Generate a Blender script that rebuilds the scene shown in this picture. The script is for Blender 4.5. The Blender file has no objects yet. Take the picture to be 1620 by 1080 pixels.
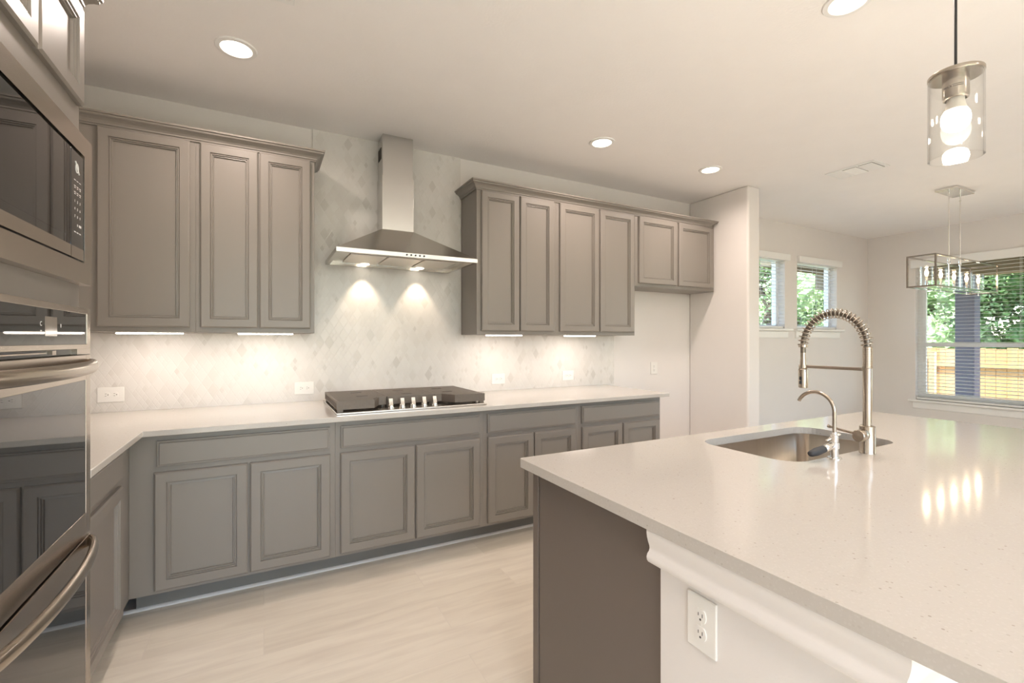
import bpy, bmesh, math, random
from mathutils import Vector, Matrix
random.seed(7)
S = bpy.context.scene
COL = S.collection
PI = math.pi

# ------------------------------------------------------------------ camera
cam_d = bpy.data.cameras.new('camera')
cam_d.sensor_width = 36.0
cam_d.lens = 735.87 / 1620 * 36.0
cam_d.shift_y = -1.0 / 1620
cam_d.clip_start = 0.02
cam = bpy.data.objects.new('camera', cam_d)
cam.location = (0, 0, 1.31)
cam.rotation_euler = (PI / 2, 0, math.radians(-28.088))
COL.objects.link(cam)
S.camera = cam

# ------------------------------------------------------------------ view, world, sun
S.view_settings.view_transform = 'Standard'
S.view_settings.look = 'None'
S.view_settings.gamma = 1.0
S.view_settings.use_curve_mapping = False
S.view_settings.exposure = 1.02
try:
    S.cycles.max_bounces = 10
    S.cycles.diffuse_bounces = 6
    S.cycles.glossy_bounces = 5
    S.cycles.transparent_max_bounces = 24
    S.cycles.sample_clamp_indirect = 6.0
    S.cycles.caustics_reflective = False
    S.cycles.caustics_refractive = False
except Exception:
    pass

world = bpy.data.worlds.new('sky')
S.world = world
world.use_nodes = True
wn = world.node_tree.nodes
bg = wn['Background']
sky = wn.new('ShaderNodeTexSky')
sky.sky_type = 'NISHITA'
sky.sun_disc = False
sky.sun_elevation = math.radians(62)
sky.sun_rotation = math.radians(215)
sky.air_density = 1.0
sky.dust_density = 0.8
sky.ozone_density = 1.0
world.node_tree.links.new(sky.outputs['Color'], bg.inputs['Color'])
bg.inputs['Strength'].default_value = 0.62

sun_d = bpy.data.lights.new('sun', 'SUN')
sun_d.energy = 11.0
sun_d.angle = math.radians(1.0)
sun_d.color = (0.90, 0.94, 1.0)
sun = bpy.data.objects.new('sun', sun_d)
sun.rotation_euler = Vector((0.20, 0.62, -0.78)).to_track_quat('-Z', 'Y').to_euler()
sun.location = (-5, 0, 12)
COL.objects.link(sun)

WARM = (1.0, 0.84, 0.75)
def area_lamp(name, loc, power, sx, sy=None, color=WARM, shape=None, parent=None, direction=(0, 0, -1), spread=PI, portal=False):
    d = bpy.data.lights.new(name, 'AREA')
    d.energy = power
    d.color = color
    d.shape = shape or ('RECTANGLE' if sy else 'DISK')
    d.size = sx
    if sy: d.size_y = sy
    d.spread = spread
    if portal: d.cycles.is_portal = True
    o = bpy.data.objects.new(name, d)
    o.rotation_euler = Vector(direction).to_track_quat('-Z', 'Y').to_euler()
    o.location = loc
    COL.objects.link(o)
    if parent:
        o.parent = parent
    return o

# daylight portals in the window openings (they only guide the sky's light)
area_lamp('window_daylight', (7.80, 1.95, 1.45), 1, 1.9, 1.9, (1, 1, 1), direction=(-1, 0, 0), portal=True)
area_lamp('window_daylight', (5.2, 3.66, 1.9), 1, 0.9, 0.9, (1, 1, 1), direction=(0, -1, 0), portal=True)
area_lamp('window_daylight', (6.35, 3.66, 1.9), 1, 0.9, 0.9, (1, 1, 1), direction=(0, -1, 0), portal=True)
area_lamp('window_daylight', (7.80, -1.1, 1.25), 1, 2.3, 2.4, (1, 1, 1), direction=(-1, 0, 0), portal=True)
area_lamp('window_daylight', (0.8, -3.07, 1.27), 1, 3.8, 2.35, (1, 1, 1), direction=(0, 1, 0), portal=True)

# ------------------------------------------------------------------ materials
def newmat(name):
    m = bpy.data.materials.new(name)
    m.use_nodes = True
    nt = m.node_tree
    b = nt.nodes['Principled BSDF']
    return m, nt, b
def N(nt, typ, **kw):
    n = nt.nodes.new(typ)
    for k, v in kw.items():
        setattr(n, k, v)
    return n
def L(nt, a, b): nt.links.new(a, b)
def objcoord(nt): return N(nt, 'ShaderNodeTexCoord').outputs['Object']
def math_(nt, op, a, b=None, clamp=False):
    n = N(nt, 'ShaderNodeMath', operation=op, use_clamp=clamp)
    for i, v in enumerate((a, b)):
        if v is None: continue
        if isinstance(v, (int, float)): n.inputs[i].default_value = v
        else: L(nt, v, n.inputs[i])
    return n.outputs[0]
def mixc(nt, fac, a, b):
    n = N(nt, 'ShaderNodeMix', data_type='RGBA')
    if isinstance(fac, (int, float)): n.inputs[0].default_value = fac
    else: L(nt, fac, n.inputs[0])
    for i, v in ((6, a), (7, b)):
        if isinstance(v, tuple): n.inputs[i].default_value = (*v, 1) if len(v) == 3 else v
        else: L(nt, v, n.inputs[i])
    return n.outputs[2]
def simple(name, col, rough=0.5, metal=0.0, noise=0.03, scale=6.0, bump=0.0, bscale=200.0, stretch=(1, 1, 1), spec=0.5, coat=0.0):
    m, nt, b = newmat(name)
    co = objcoord(nt)
    mp = N(nt, 'ShaderNodeMapping'); mp.inputs['Scale'].default_value = stretch
    L(nt, co, mp.inputs['Vector'])
    tx = N(nt, 'ShaderNodeTexNoise'); tx.inputs['Scale'].default_value = scale; tx.inputs['Detail'].default_value = 4
    L(nt, mp.outputs[0], tx.inputs['Vector'])
    lo = tuple(max(0, c * (1 - noise)) for c in col); hi = tuple(min(1, c * (1 + noise)) for c in col)
    L(nt, mixc(nt, tx.outputs['Fac'], lo, hi), b.inputs['Base Color'])
    b.inputs['Roughness'].default_value = rough
    b.inputs['Metallic'].default_value = metal
    b.inputs['Specular IOR Level'].default_value = spec
    if coat: b.inputs['Coat Weight'].default_value = coat
    if bump:
        t2 = N(nt, 'ShaderNodeTexNoise'); t2.inputs['Scale'].default_value = bscale; t2.inputs['Detail'].default_value = 3
        L(nt, mp.outputs[0], t2.inputs['Vector'])
        bp = N(nt, 'ShaderNodeBump'); bp.inputs['Strength'].default_value = bump; bp.inputs['Distance'].default_value = 0.003
        L(nt, t2.outputs['Fac'], bp.inputs['Height']); L(nt, bp.outputs[0], b.inputs['Normal'])
    return m
def emit(name, col, strength):
    m, nt, b = newmat(name)
    b.inputs['Base Color'].default_value = (*col, 1)
    b.inputs['Emission Color'].default_value = (*col, 1)
    b.inputs['Emission Strength'].default_value = strength
    tx = N(nt, 'ShaderNodeTexNoise'); tx.inputs['Scale'].default_value = 3
    r = math_(nt, 'MULTIPLY_ADD', tx.outputs['Fac'], 0.05); 
    L(nt, r, b.inputs['Roughness'])
    return m
def thin_glass(name, tint=(1, 1, 1), ior=1.45, boost=1.0):
    m = bpy.data.materials.new(name); m.use_nodes = True
    nt = m.node_tree; nt.nodes.clear()
    out = N(nt, 'ShaderNodeOutputMaterial')
    tr = N(nt, 'ShaderNodeBsdfTransparent'); tr.inputs['Color'].default_value = (*tint, 1)
    gl = N(nt, 'ShaderNodeBsdfGlossy'); gl.inputs['Roughness'].default_value = 0.02
    lw = N(nt, 'ShaderNodeLayerWeight'); lw.inputs['Blend'].default_value = 0.5
    tx = N(nt, 'ShaderNodeTexNoise'); tx.inputs['Scale'].default_value = 4
    f0 = ((ior - 1) / (ior + 1)) ** 2
    sch = math_(nt, 'ADD', math_(nt, 'MULTIPLY', math_(nt, 'POWER', lw.outputs['Facing'], 5.0), 1 - f0), f0)
    f = math_(nt, 'MULTIPLY', sch, boost, True)
    f2 = math_(nt, 'MULTIPLY', f, math_(nt, 'ADD', math_(nt, 'MULTIPLY', tx.outputs['Fac'], 0.06), 0.97), True)
    mx = N(nt, 'ShaderNodeMixShader')
    L(nt, f2, mx.inputs[0]); L(nt, tr.outputs[0], mx.inputs[1]); L(nt, gl.outputs[0], mx.inputs[2]); L(nt, mx.outputs[0], out.inputs[0])
    return m

M = {}
M['wall'] = simple('wall_paint', (0.765, 0.728, 0.70), 0.75, bump=0.12, bscale=160, noise=0.015, spec=0.25)
M['ceiling'] = simple('ceiling_paint', (0.91, 0.88, 0.86), 0.85, bump=0.35, bscale=70, noise=0.02, spec=0.2)
M['trimwhite'] = simple('white_trim_paint', (0.86, 0.85, 0.83), 0.4, noise=0.01)
M['cab'] = simple('taupe_cabinet_paint', (0.243, 0.218, 0.194), 0.36, noise=0.03, scale=9, bump=0.03, bscale=300, stretch=(1, 1, 0.25))
M['toe'] = simple('toe_kick_paint', (0.20, 0.185, 0.165), 0.5)
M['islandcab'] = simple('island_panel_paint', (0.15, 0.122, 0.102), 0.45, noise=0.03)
M['steel'] = simple('brushed_steel', (0.62, 0.585, 0.54), 0.27, 1.0, noise=0.05, scale=14, stretch=(1, 30, 30), bump=0.02, bscale=60)
M['steeldark'] = simple('brushed_appliance_steel', (0.47, 0.41, 0.355), 0.25, 1.0, noise=0.05, scale=14, stretch=(1, 1, 30), bump=0.02, bscale=60)
M['steelv'] = simple('brushed_steel_vertical', (0.66, 0.65, 0.63), 0.24, 1.0, noise=0.04, scale=14, stretch=(30, 30, 1), bump=0.02, bscale=60)
M['nickel'] = simple('brushed_nickel', (0.44, 0.385, 0.325), 0.24, 1.0, noise=0.04, scale=20, stretch=(1, 1, 20))
M['chrome'] = simple('polished_nickel', (0.80, 0.78, 0.75), 0.08, 1.0, noise=0.02)
M['hose'] = simple('dark_nickel_hose', (0.20, 0.17, 0.14), 0.35, 0.8)
M['sinksteel'] = simple('sink_steel', (0.60, 0.55, 0.49), 0.30, 1.0, noise=0.10, scale=5, stretch=(6, 6, 0.3), bump=0.25, bscale=5)
M['darkmetal'] = simple('dark_metal', (0.05, 0.048, 0.045), 0.45, 0.6)
M['iron'] = simple('cast_iron', (0.165, 0.136, 0.112), 0.5, 0.35, noise=0.15, scale=60, bump=0.1)
M['black'] = simple('black_plastic', (0.018, 0.018, 0.02), 0.35)
M['rubber'] = simple('black_rubber', (0.025, 0.028, 0.034), 0.55)
M['blackglass'] = simple('black_glass', (0.012, 0.012, 0.013), 0.02, noise=0.1, spec=0.62)
M['ovenglass'] = simple('oven_glass', (0.016, 0.016, 0.017), 0.02, noise=0.1, spec=1.0)
M['bar'] = simple('polished_frame_nickel', (0.50, 0.47, 0.43), 0.12, 1.0, noise=0.02)
M['ventgrey'] = simple('register_inner_grey', (0.30, 0.29, 0.27), 0.6)
M['plate'] = simple('white_plastic', (0.80, 0.78, 0.745), 0.35, noise=0.005)
M['slot'] = simple('dark_slot', (0.05, 0.045, 0.04), 0.6)
M['slat'] = simple('white_blind_slat', (0.92, 0.92, 0.91), 0.45, noise=0.01)
_nt = M['slat'].node_tree; _b = _nt.nodes['Principled BSDF']; _o = _nt.nodes['Material Output']
_t = N(_nt, 'ShaderNodeBsdfTranslucent'); _t.inputs['Color'].default_value = (0.86, 0.86, 0.85, 1)
_m = N(_nt, 'ShaderNodeMixShader'); _m.inputs[0].default_value = 0.45
L(_nt, _b.outputs[0], _m.inputs[1]); L(_nt, _t.outputs[0], _m.inputs[2]); L(_nt, _m.outputs[0], _o.inputs[0])
M['filter'] = simple('filter_mesh', (0.72, 0.68, 0.62), 0.42, 0.9, noise=0.12, scale=250)
M['mark'] = simple('white_print', (0.75, 0.75, 0.74), 0.6)
M['markdark'] = simple('dark_print', (0.06, 0.055, 0.05), 0.6)
M['display'] = simple('oven_display', (0.22, 0.19, 0.16), 0.12, spec=0.7)
M['fence'] = None
M['postpaint'] = simple('patio_post_paint', (0.12, 0.112, 0.145), 0.6)
M['beam'] = simple('patio_beam_wood', (0.20, 0.155, 0.09), 0.7, noise=0.2, scale=12, stretch=(1, .2, 4))
M['concrete'] = simple('concrete', (0.5, 0.48, 0.45), 0.9, noise=0.1)
M['lawn'] = simple('lawn', (0.17, 0.20, 0.12), 0.9, noise=0.4, scale=8)
M['bark'] = simple('bark', (0.16, 0.11, 0.07), 0.9, noise=0.3, scale=20, bump=0.4, bscale=30)
M['lens'] = emit('lamp_lens', (1.0, 0.90, 0.76), 5.0)
M['led'] = emit('led_diffuser', (1.0, 0.92, 0.82), 9.0)
M['bulb'] = emit('bulb_glow', (1.0, 0.92, 0.80), 3.0)
M['flame'] = emit('candle_bulb_glow', (1.0, 0.76, 0.46), 7.0)
M['bulbneck'] = simple('white_bulb_base', (0.80, 0.74, 0.66), 0.4)
M['glass'] = thin_glass('clear_glass', (0.985, 0.985, 0.98), 1.5, 1.8)
M['candleglass'] = thin_glass('candle_glass', (0.99, 0.99, 0.985), 1.5, 0.9)
M['pane'] = thin_glass('window_pane', (0.97, 0.98, 0.975), 1.45, 1.0)

def quartz():
    m, nt, b = newmat('white_quartz')
    co = objcoord(nt)
    v = N(nt, 'ShaderNodeTexVoronoi'); v.inputs['Scale'].default_value = 190
    L(nt, co, v.inputs['Vector'])
    wn_ = N(nt, 'ShaderNodeTexWhiteNoise'); L(nt, v.outputs['Color'], wn_.inputs['Vector'])
    cr = N(nt, 'ShaderNodeValToRGB')
    e = cr.color_ramp.elements
    e[0].position = 0.0; e[0].color = (0.36, 0.32, 0.28, 1)
    e[1].position = 0.012; e[1].color = (0.48, 0.44, 0.395, 1)
    x = e.new(0.05); x.color = (0.525, 0.488, 0.446, 1)
    x = e.new(0.30); x.color = (0.535, 0.499, 0.458, 1)
    x = e.new(0.98); x.color = (0.56, 0.526, 0.486, 1)
    L(nt, wn_.outputs['Value'], cr.inputs[0])
    # specks only sit inside small cells
    small = math_(nt, 'LESS_THAN', v.outputs['Distance'], 0.42)
    L(nt, mixc(nt, small, (0.535, 0.499, 0.458), cr.outputs[0]), b.inputs['Base Color'])
    b.inputs['Roughness'].default_value = 0.09
    b.inputs['Specular IOR Level'].default_value = 0.5
    return m
M['quartz'] = quartz()

def floor_mat():
    m, nt, b = newmat('wood_look_tile')
    co = objcoord(nt)
    br = N(nt, 'ShaderNodeTexBrick'); br.offset = 0.37; br.offset_frequency = 2
    br.inputs['Scale'].default_value = 1.0
    br.inputs['Brick Width'].default_value = 1.2; br.inputs['Row Height'].default_value = 0.20
    br.inputs['Mortar Size'].default_value = 0.0022; br.inputs['Mortar Smooth'].default_value = 0.3
    br.inputs['Color1'].default_value = (0.0, 0, 0, 1); br.inputs['Color2'].default_value = (1, 1, 1, 1)
    br.inputs['Mortar'].default_value = (0.5, 0.5, 0.5, 1)
    L(nt, co, br.inputs['Vector'])
    mp = N(nt, 'ShaderNodeMapping'); mp.inputs['Scale'].default_value = (1.1, 9, 1)
    L(nt, co, mp.inputs['Vector'])
    # shift the grain per plank
    add = N(nt, 'ShaderNodeVectorMath', operation='MULTIPLY_ADD')
    L(nt, br.outputs['Color'], add.inputs[0]); add.inputs[1].default_value = (7, 13, 0); L(nt, mp.outputs[0], add.inputs[2])
    n1 = N(nt, 'ShaderNodeTexNoise'); n1.inputs['Scale'].default_value = 2.2; n1.inputs['Detail'].default_value = 6; n1.inputs['Distortion'].default_value = 0.6
    L(nt, add.outputs[0], n1.inputs['Vector'])
    cr = N(nt, 'ShaderNodeValToRGB')
    e = cr.color_ramp.elements
    e[0].position = 0.25; e[0].color = (0.72, 0.642, 0.54, 1)
    e[1].position = 0.62; e[1].color = (0.84, 0.77, 0.655, 1)
    L(nt, n1.outputs['Fac'], cr.inputs[0])
    c2 = mixc(nt, 0.07, cr.outputs[0], br.outputs['Color'])
    c3 = mixc(nt, br.outputs['Fac'], c2, (0.74, 0.67, 0.58))
    L(nt, c3, b.inputs['Base Color'])
    b.inputs['Roughness'].default_value = 0.34
    bp = N(nt, 'ShaderNodeBump'); bp.inputs['Strength'].default_value = 0.25; bp.inputs['Distance'].default_value = 0.002; bp.invert = True
    L(nt, br.outputs['Fac'], bp.inputs['Height']); L(nt, bp.outputs[0], b.inputs['Normal'])
    return m
M['floor'] = floor_mat()

def tile_mat():
    m, nt, b = newmat('rhombus_marble_mosaic')
    co = objcoord(nt)
    sp = N(nt, 'ShaderNodeSeparateXYZ'); L(nt, co, sp.inputs[0])
    x = math_(nt, 'DIVIDE', sp.outputs['X'], 0.062); z = math_(nt, 'DIVIDE', sp.outputs['Z'], 0.100)
    p = math_(nt, 'ADD', x, z); q = math_(nt, 'SUBTRACT', x, z)
    pi_ = math_(nt, 'FLOOR', p); qi = math_(nt, 'FLOOR', q)
    pf = math_(nt, 'FRACT', p); qf = math_(nt, 'FRACT', q)
    cell = N(nt, 'ShaderNodeCombineXYZ'); L(nt, pi_, cell.inputs[0]); L(nt, qi, cell.inputs[1])
    rnd = N(nt, 'ShaderNodeTexWhiteNoise', noise_dimensions='3D'); L(nt, cell.outputs[0], rnd.inputs['Vector'])
    rs = N(nt, 'ShaderNodeSeparateColor'); L(nt, rnd.outputs['Color'], rs.inputs[0])
    def edge(f): return math_(nt, 'MINIMUM', f, math_(nt, 'SUBTRACT', 1.0, f))
    # every other band is split once more, so large and small rhombi alternate
    odd = math_(nt, 'LESS_THAN', rs.outputs[2], 0.32)
    pf2 = math_(nt, 'FRACT', math_(nt, 'MULTIPLY', p, 2.0)); qf2 = math_(nt, 'FRACT', math_(nt, 'MULTIPLY', q, 2.0))
    e1 = math_(nt, 'MINIMUM', edge(pf), edge(qf))
    e2 = math_(nt, 'MULTIPLY', math_(nt, 'MINIMUM', edge(pf2), edge(qf2)), 0.5)
    ed = math_(nt, 'ADD', math_(nt, 'MULTIPLY', e1, math_(nt, 'SUBTRACT', 1.0, odd)), math_(nt, 'MULTIPLY', e2, odd))
    cell2 = N(nt, 'ShaderNodeCombineXYZ')
    L(nt, math_(nt, 'FLOOR', math_(nt, 'MULTIPLY', p, 2.0)), cell2.inputs[0]); L(nt, math_(nt, 'FLOOR', math_(nt, 'MULTIPLY', q, 2.0)), cell2.inputs[1])
    rnd2 = N(nt, 'ShaderNodeTexWhiteNoise', noise_dimensions='3D'); L(nt, cell2.outputs[0], rnd2.inputs['Vector'])
    tone = math_(nt, 'ADD', math_(nt, 'MULTIPLY', rnd.outputs['Value'], math_(nt, 'SUBTRACT', 1.0, odd)), math_(nt, 'MULTIPLY', rnd2.outputs['Value'], odd))
    n1 = N(nt, 'ShaderNodeTexNoise'); n1.inputs['Scale'].default_value = 5.0; n1.inputs['Detail'].default_value = 5; n1.inputs['Distortion'].default_value = 1.2
    L(nt, co, n1.inputs['Vector'])
    cr = N(nt, 'ShaderNodeValToRGB')
    e = cr.color_ramp.elements
    e[0].position = 0.0; e[0].color = (0.58, 0.55, 0.515, 1)
    e[1].position = 0.07; e[1].color = (0.66, 0.63, 0.595, 1)
    k = e.new(0.3); k.color = (0.69, 0.662, 0.63, 1)
    k = e.new(1.0); k.color = (0.715, 0.69, 0.66, 1)
    L(nt, tone, cr.inputs[0])
    c1 = mixc(nt, math_(nt, 'MULTIPLY', n1.outputs['Fac'], 0.35), cr.outputs[0], (0.64, 0.61, 0.57))
    gro = math_(nt, 'LESS_THAN', ed, 0.028)
    c2 = mixc(nt, gro, c1, (0.69, 0.663, 0.63))
    L(nt, c2, b.inputs['Base Color'])
    b.inputs['Roughness'].default_value = 0.22
    # relief: grout lines sunk, each tile slightly tilted and raised its own way
    lift = math_(nt, 'MULTIPLY', math_(nt, 'MINIMUM', math_(nt, 'MULTIPLY', ed, 18.0), 1.0), 0.6)
    tilt = math_(nt, 'ADD', math_(nt, 'MULTIPLY', math_(nt, 'SUBTRACT', rs.outputs[0], 0.5), pf), math_(nt, 'MULTIPLY', math_(nt, 'SUBTRACT', rs.outputs[1], 0.5), qf))
    h = math_(nt, 'ADD', lift, math_(nt, 'MULTIPLY', tilt, 0.9))
    bp = N(nt, 'ShaderNodeBump'); bp.inputs['Strength'].default_value = 0.42; bp.inputs['Distance'].default_value = 0.002
    L(nt, h, bp.inputs['Height']); L(nt, bp.outputs[0], b.inputs['Normal'])
    return m
M['tile'] = tile_mat()

def fence_mat():
    m, nt, b = newmat('cedar_boards')
    co = objcoord(nt)
    sp = N(nt, 'ShaderNodeSeparateXYZ'); L(nt, co, sp.inputs[0])
    yi = math_(nt, 'FLOOR', math_(nt, 'DIVIDE', math_(nt, 'ADD', sp.outputs['Y'], sp.outputs['X']), 0.14))
    r = N(nt, 'ShaderNodeTexWhiteNoise', noise_dimensions='1D'); L(nt, yi, r.inputs['W'])
    mp = N(nt, 'ShaderNodeMapping'); mp.inputs['Scale'].default_value = (8, 8, 0.8); L(nt, co, mp.inputs['Vector'])
    n1 = N(nt, 'ShaderNodeTexNoise'); n1.inputs['Scale'].default_value = 3; n1.inputs['Detail'].default_value = 5; L(nt, mp.outputs[0], n1.inputs['Vector'])
    c = mixc(nt, r.outputs['Value'], (0.60, 0.345, 0.14), (0.72, 0.47, 0.235))
    c = mixc(nt, math_(nt, 'MULTIPLY', n1.outputs['Fac'], 0.35), c, (0.48, 0.26, 0.10))
    L(nt, c, b.inputs['Base Color']); b.inputs['Roughness'].default_value = 0.85
    return m
M['fence'] = fence_mat()

def leaf_mat(name, c1, c2):
    m, nt, b = newmat(name)
    oi = N(nt, 'ShaderNodeTexCoord')
    tx = N(nt, 'ShaderNodeTexNoise'); tx.inputs['Scale'].default_value = 6; tx.inputs['Detail'].default_value = 4
    L(nt, oi.outputs['Object'], tx.inputs['Vector'])
    cr = N(nt, 'ShaderNodeValToRGB'); cr.color_ramp.elements[0].position = 0.35; cr.color_ramp.elements[0].color = (*c1, 1)
    cr.color_ramp.elements[1].position = 0.65; cr.color_ramp.elements[1].color = (*c2, 1)
    L(nt, tx.outputs['Fac'], cr.inputs[0])
    L(nt, cr.outputs[0], b.inputs['Base Color'])
    b.inputs['Roughness'].default_value = 0.55
    b.inputs['Transmission Weight'].default_value = 0.0
    b.inputs['Subsurface Weight'].default_value = 0.0
    return m
M['leafa'] = leaf_mat('leaf_green', (0.10, 0.21, 0.05), (0.30, 0.48, 0.16))
M['leafb'] = leaf_mat('leaf_pale_green', (0.20, 0.32, 0.12), (0.48, 0.60, 0.30))

# ------------------------------------------------------------------ mesh helpers
class MB:
    def __init__(self): self.v = []; self.f = []
    def add(self, verts, faces):
        o = len(self.v); self.v += [tuple(p) for p in verts]; self.f += [tuple(i + o for i in f) for f in faces]; return self
    def box(self, x0, x1, y0, y1, z0, z1):
        if x0 > x1: x0, x1 = x1, x0
        if y0 > y1: y0, y1 = y1, y0
        if z0 > z1: z0, z1 = z1, z0
        v = [(x0, y0, z0), (x1, y0, z0), (x1, y1, z0), (x0, y1, z0), (x0, y0, z1), (x1, y0, z1), (x1, y1, z1), (x0, y1, z1)]
        return self.add(v, [(0, 3, 2, 1), (4, 5, 6, 7), (0, 1, 5, 4), (1, 2, 6, 5), (2, 3, 7, 6), (3, 0, 4, 7)])
    def prism(self, pts, axis, a, b):
        """polygon pts (2-D) extruded along axis from a to b; axis x: pts=(y,z), y: (x,z), z: (x,y)"""
        def mk(p, t):
            return {'x': (t, p[0], p[1]), 'y': (p[0], t, p[1]), 'z': (p[0], p[1], t)}[axis]
        n = len(pts)
        v = [mk(p, a) for p in pts] + [mk(p, b) for p in pts]
        f = [tuple(range(n))[::-1], tuple(range(n, 2 * n))] + [(i, (i + 1) % n, n + (i + 1) % n, n + i) for i in range(n)]
        return self.add(v, f)
    def sweep(self, profile, path):
        """profile [(d,z)], path [((x,y),(mx,my))] with mitre vectors"""
        n = len(profile); v = []
        for (p, m) in path:
            v += [(p[0] + d * m[0], p[1] + d * m[1], z) for d, z in profile]
        f = []
        for i in range(len(path) - 1):
            for j in range(n):
                k = (j + 1) % n
                f.append((i * n + j, i * n + k, (i + 1) * n + k, (i + 1) * n + j))
        f.append(tuple(range(n))[::-1]); f.append(tuple((len(path) - 1) * n + j for j in range(n)))
        return self.add(v, f)
    def lathe(self, prof, c=(0, 0, 0), seg=32, mat=None, close=True):
        """prof [(r,z)] around z through c; mat turns the result"""
        v = []
        for r, z in prof:
            for i in range(seg):
                a = 2 * PI * i / seg
                v.append(Vector((r * math.cos(a), r * math.sin(a), z)))
        if mat is not None: v = [mat @ p for p in v]
        v = [(p[0] + c[0], p[1] + c[1], p[2] + c[2]) for p in v]
        f = []
        for j in range(len(prof) - 1):
            for i in range(seg):
                k = (i + 1) % seg
                f.append((j * seg + i, j * seg + k, (j + 1) * seg + k, (j + 1) * seg + i))
        if close:
            f.append(tuple(range(seg))[::-1]); f.append(tuple((len(prof) - 1) * seg + i for i in range(seg)))
        return self.add(v, f)
    def cyl(self, p, q, r, r2=None, seg=20):
        p = Vector(p); q = Vector(q); d = q - p
        m = d.to_track_quat('Z', 'Y').to_matrix()
        return self.lathe([(r, 0), (r if r2 is None else r2, d.length)], tuple(p), seg, m)
    def tube(self, pts, r, seg=10, rz=None, closed=False):
        """round tube along pts (rz: flattened in the z-ish direction)"""
        pts = [Vector(p) for p in pts]; n = len(pts); v = []
        up = Vector((0, 0, 1)); prev = None
        for i, p in enumerate(pts):
            t = (pts[min(i + 1, n - 1)] - pts[max(i - 1, 0)]).normalized()
            if prev is None:
                a = up if abs(t.dot(up)) < 0.9 else Vector((1, 0, 0))
                nx = (a - t * a.dot(t)).normalized()
            else:
                nx = (prev - t * prev.dot(t)).normalized()
            prev = nx; ny = t.cross(nx)
            rr = r[i] if isinstance(r, (list, tuple)) else r
            for k in range(seg):
                a = 2 * PI * k / seg
                v.append(p + nx * math.cos(a) * (rz if rz else rr) + ny * math.sin(a) * rr)
        f = []
        for i in range(n - 1):
            for k in range(seg):
                l = (k + 1) % seg
                f.append((i * seg + k, i * seg + l, (i + 1) * seg + l, (i + 1) * seg + k))
        f.append(tuple(range(seg))[::-1]); f.append(tuple((n - 1) * seg + k for k in range(seg)))
        return self.add(v, f)
    def build(self, name, mat, parent=None, smooth=None, bevel=0.0, segs=2, origin=None):
        me = bpy.data.meshes.new(name)
        base = Vector((0, 0, 0))
        if parent is not None:
            r = parent
            while r is not None:
                base += Vector(r.location); r = r.parent
        elif origin is not None:
            base = Vector(origin)
        me.from_pydata([tuple(Vector(p) - base) for p in self.v], [], self.f)
        bm = bmesh.new(); bm.from_mesh(me)
        bmesh.ops.recalc_face_normals(bm, faces=bm.faces); bm.to_mesh(me); bm.free()
        me.materials.append(mat)
        if smooth is not None:
            me.shade_smooth(); me.set_sharp_from_angle(angle=math.radians(smooth))
        o = bpy.data.objects.new(name, me); COL.objects.link(o)
        if parent is not None: o.parent = parent
        elif origin is not None: o.location = origin
        if bevel:
            b = o.modifiers.new('edge', 'BEVEL'); b.width = bevel; b.segments = segs; b.limit_method = 'ANGLE'; b.angle_limit = math.radians(40)
            b.harden_normals = False
        return o

def tag(o, label=None, cat=None, group=None, kind=None):
    if label: o['label'] = label
    if cat: o['category'] = cat
    if group: o['group'] = group
    if kind: o['kind'] = kind
    return o
def thing(name, label, cat, loc=(0, 0, 0), group=None):
    o = bpy.data.objects.new(name, None); o.empty_display_size = 0.1
    o.location = loc; COL.objects.link(o)
    return tag(o, label, cat, group)
def struct(mb, name, mat, **kw):
    o = mb.build(name, mat, **kw); o['kind'] = 'structure'; return o
def copy_tree(o, parent=None):
    c = o.copy(); COL.objects.link(c)
    if parent is not None: c.parent = parent
    for ch in list(o.children): copy_tree(ch, c)
    return c
def text_mesh(txt, size, extrude=0.0003):
    cu = bpy.data.curves.new('lettering', 'FONT'); cu.body = txt; cu.size = size; cu.extrude = extrude; cu.align_x = 'CENTER'; cu.align_y = 'CENTER'; cu.resolution_u = 3
    o = bpy.data.objects.new('lettering', cu); COL.objects.link(o)
    bpy.context.view_layer.update()
    dg = bpy.context.evaluated_depsgraph_get()
    me = bpy.data.meshes.new_from_object(o.evaluated_get(dg))
    vs = [tuple(v.co) for v in me.vertices]; fs = [tuple(p.vertices) for p in me.polygons]
    bpy.data.objects.remove(o); bpy.data.curves.remove(cu); bpy.data.meshes.remove(me)
    return vs, fs

DOOR_PROF = [(0.0, 0.0), (0.0, 0.013), (0.0035, 0.0165), (0.007, 0.019), (0.047, 0.019), (0.0485, 0.0125), (0.0525, 0.0145), (0.0555, 0.0145), (0.057, 0.008), (0.063, 0.009), (0.065, 0.0015)]
DRAW_PROF = [(0.0, 0.0), (0.0, 0.012), (0.003, 0.0135), (0.008, 0.0135), (0.0095, 0.0175), (0.0135, 0.0195)]
def front_panel(w, h, prof):
    """cabinet door or drawer front in local x (width), z (height); front faces -y"""
    mb = MB(); n = len(prof); v = []
    for d, y in prof:
        v += [(d, -y, d), (w - d, -y, d), (w - d, -y, h - d), (d, -y, h - d)]
    f = []
    for i in range(n - 1):
        for k in range(4):
            l = (k + 1) % 4
            f.append((i * 4 + k, i * 4 + l, (i + 1) * 4 + l, (i + 1) * 4 + k))
    f.append(tuple((n - 1) * 4 + k for k in range(4))); f.append((3, 2, 1, 0))
    return mb.add(v, f)
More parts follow.
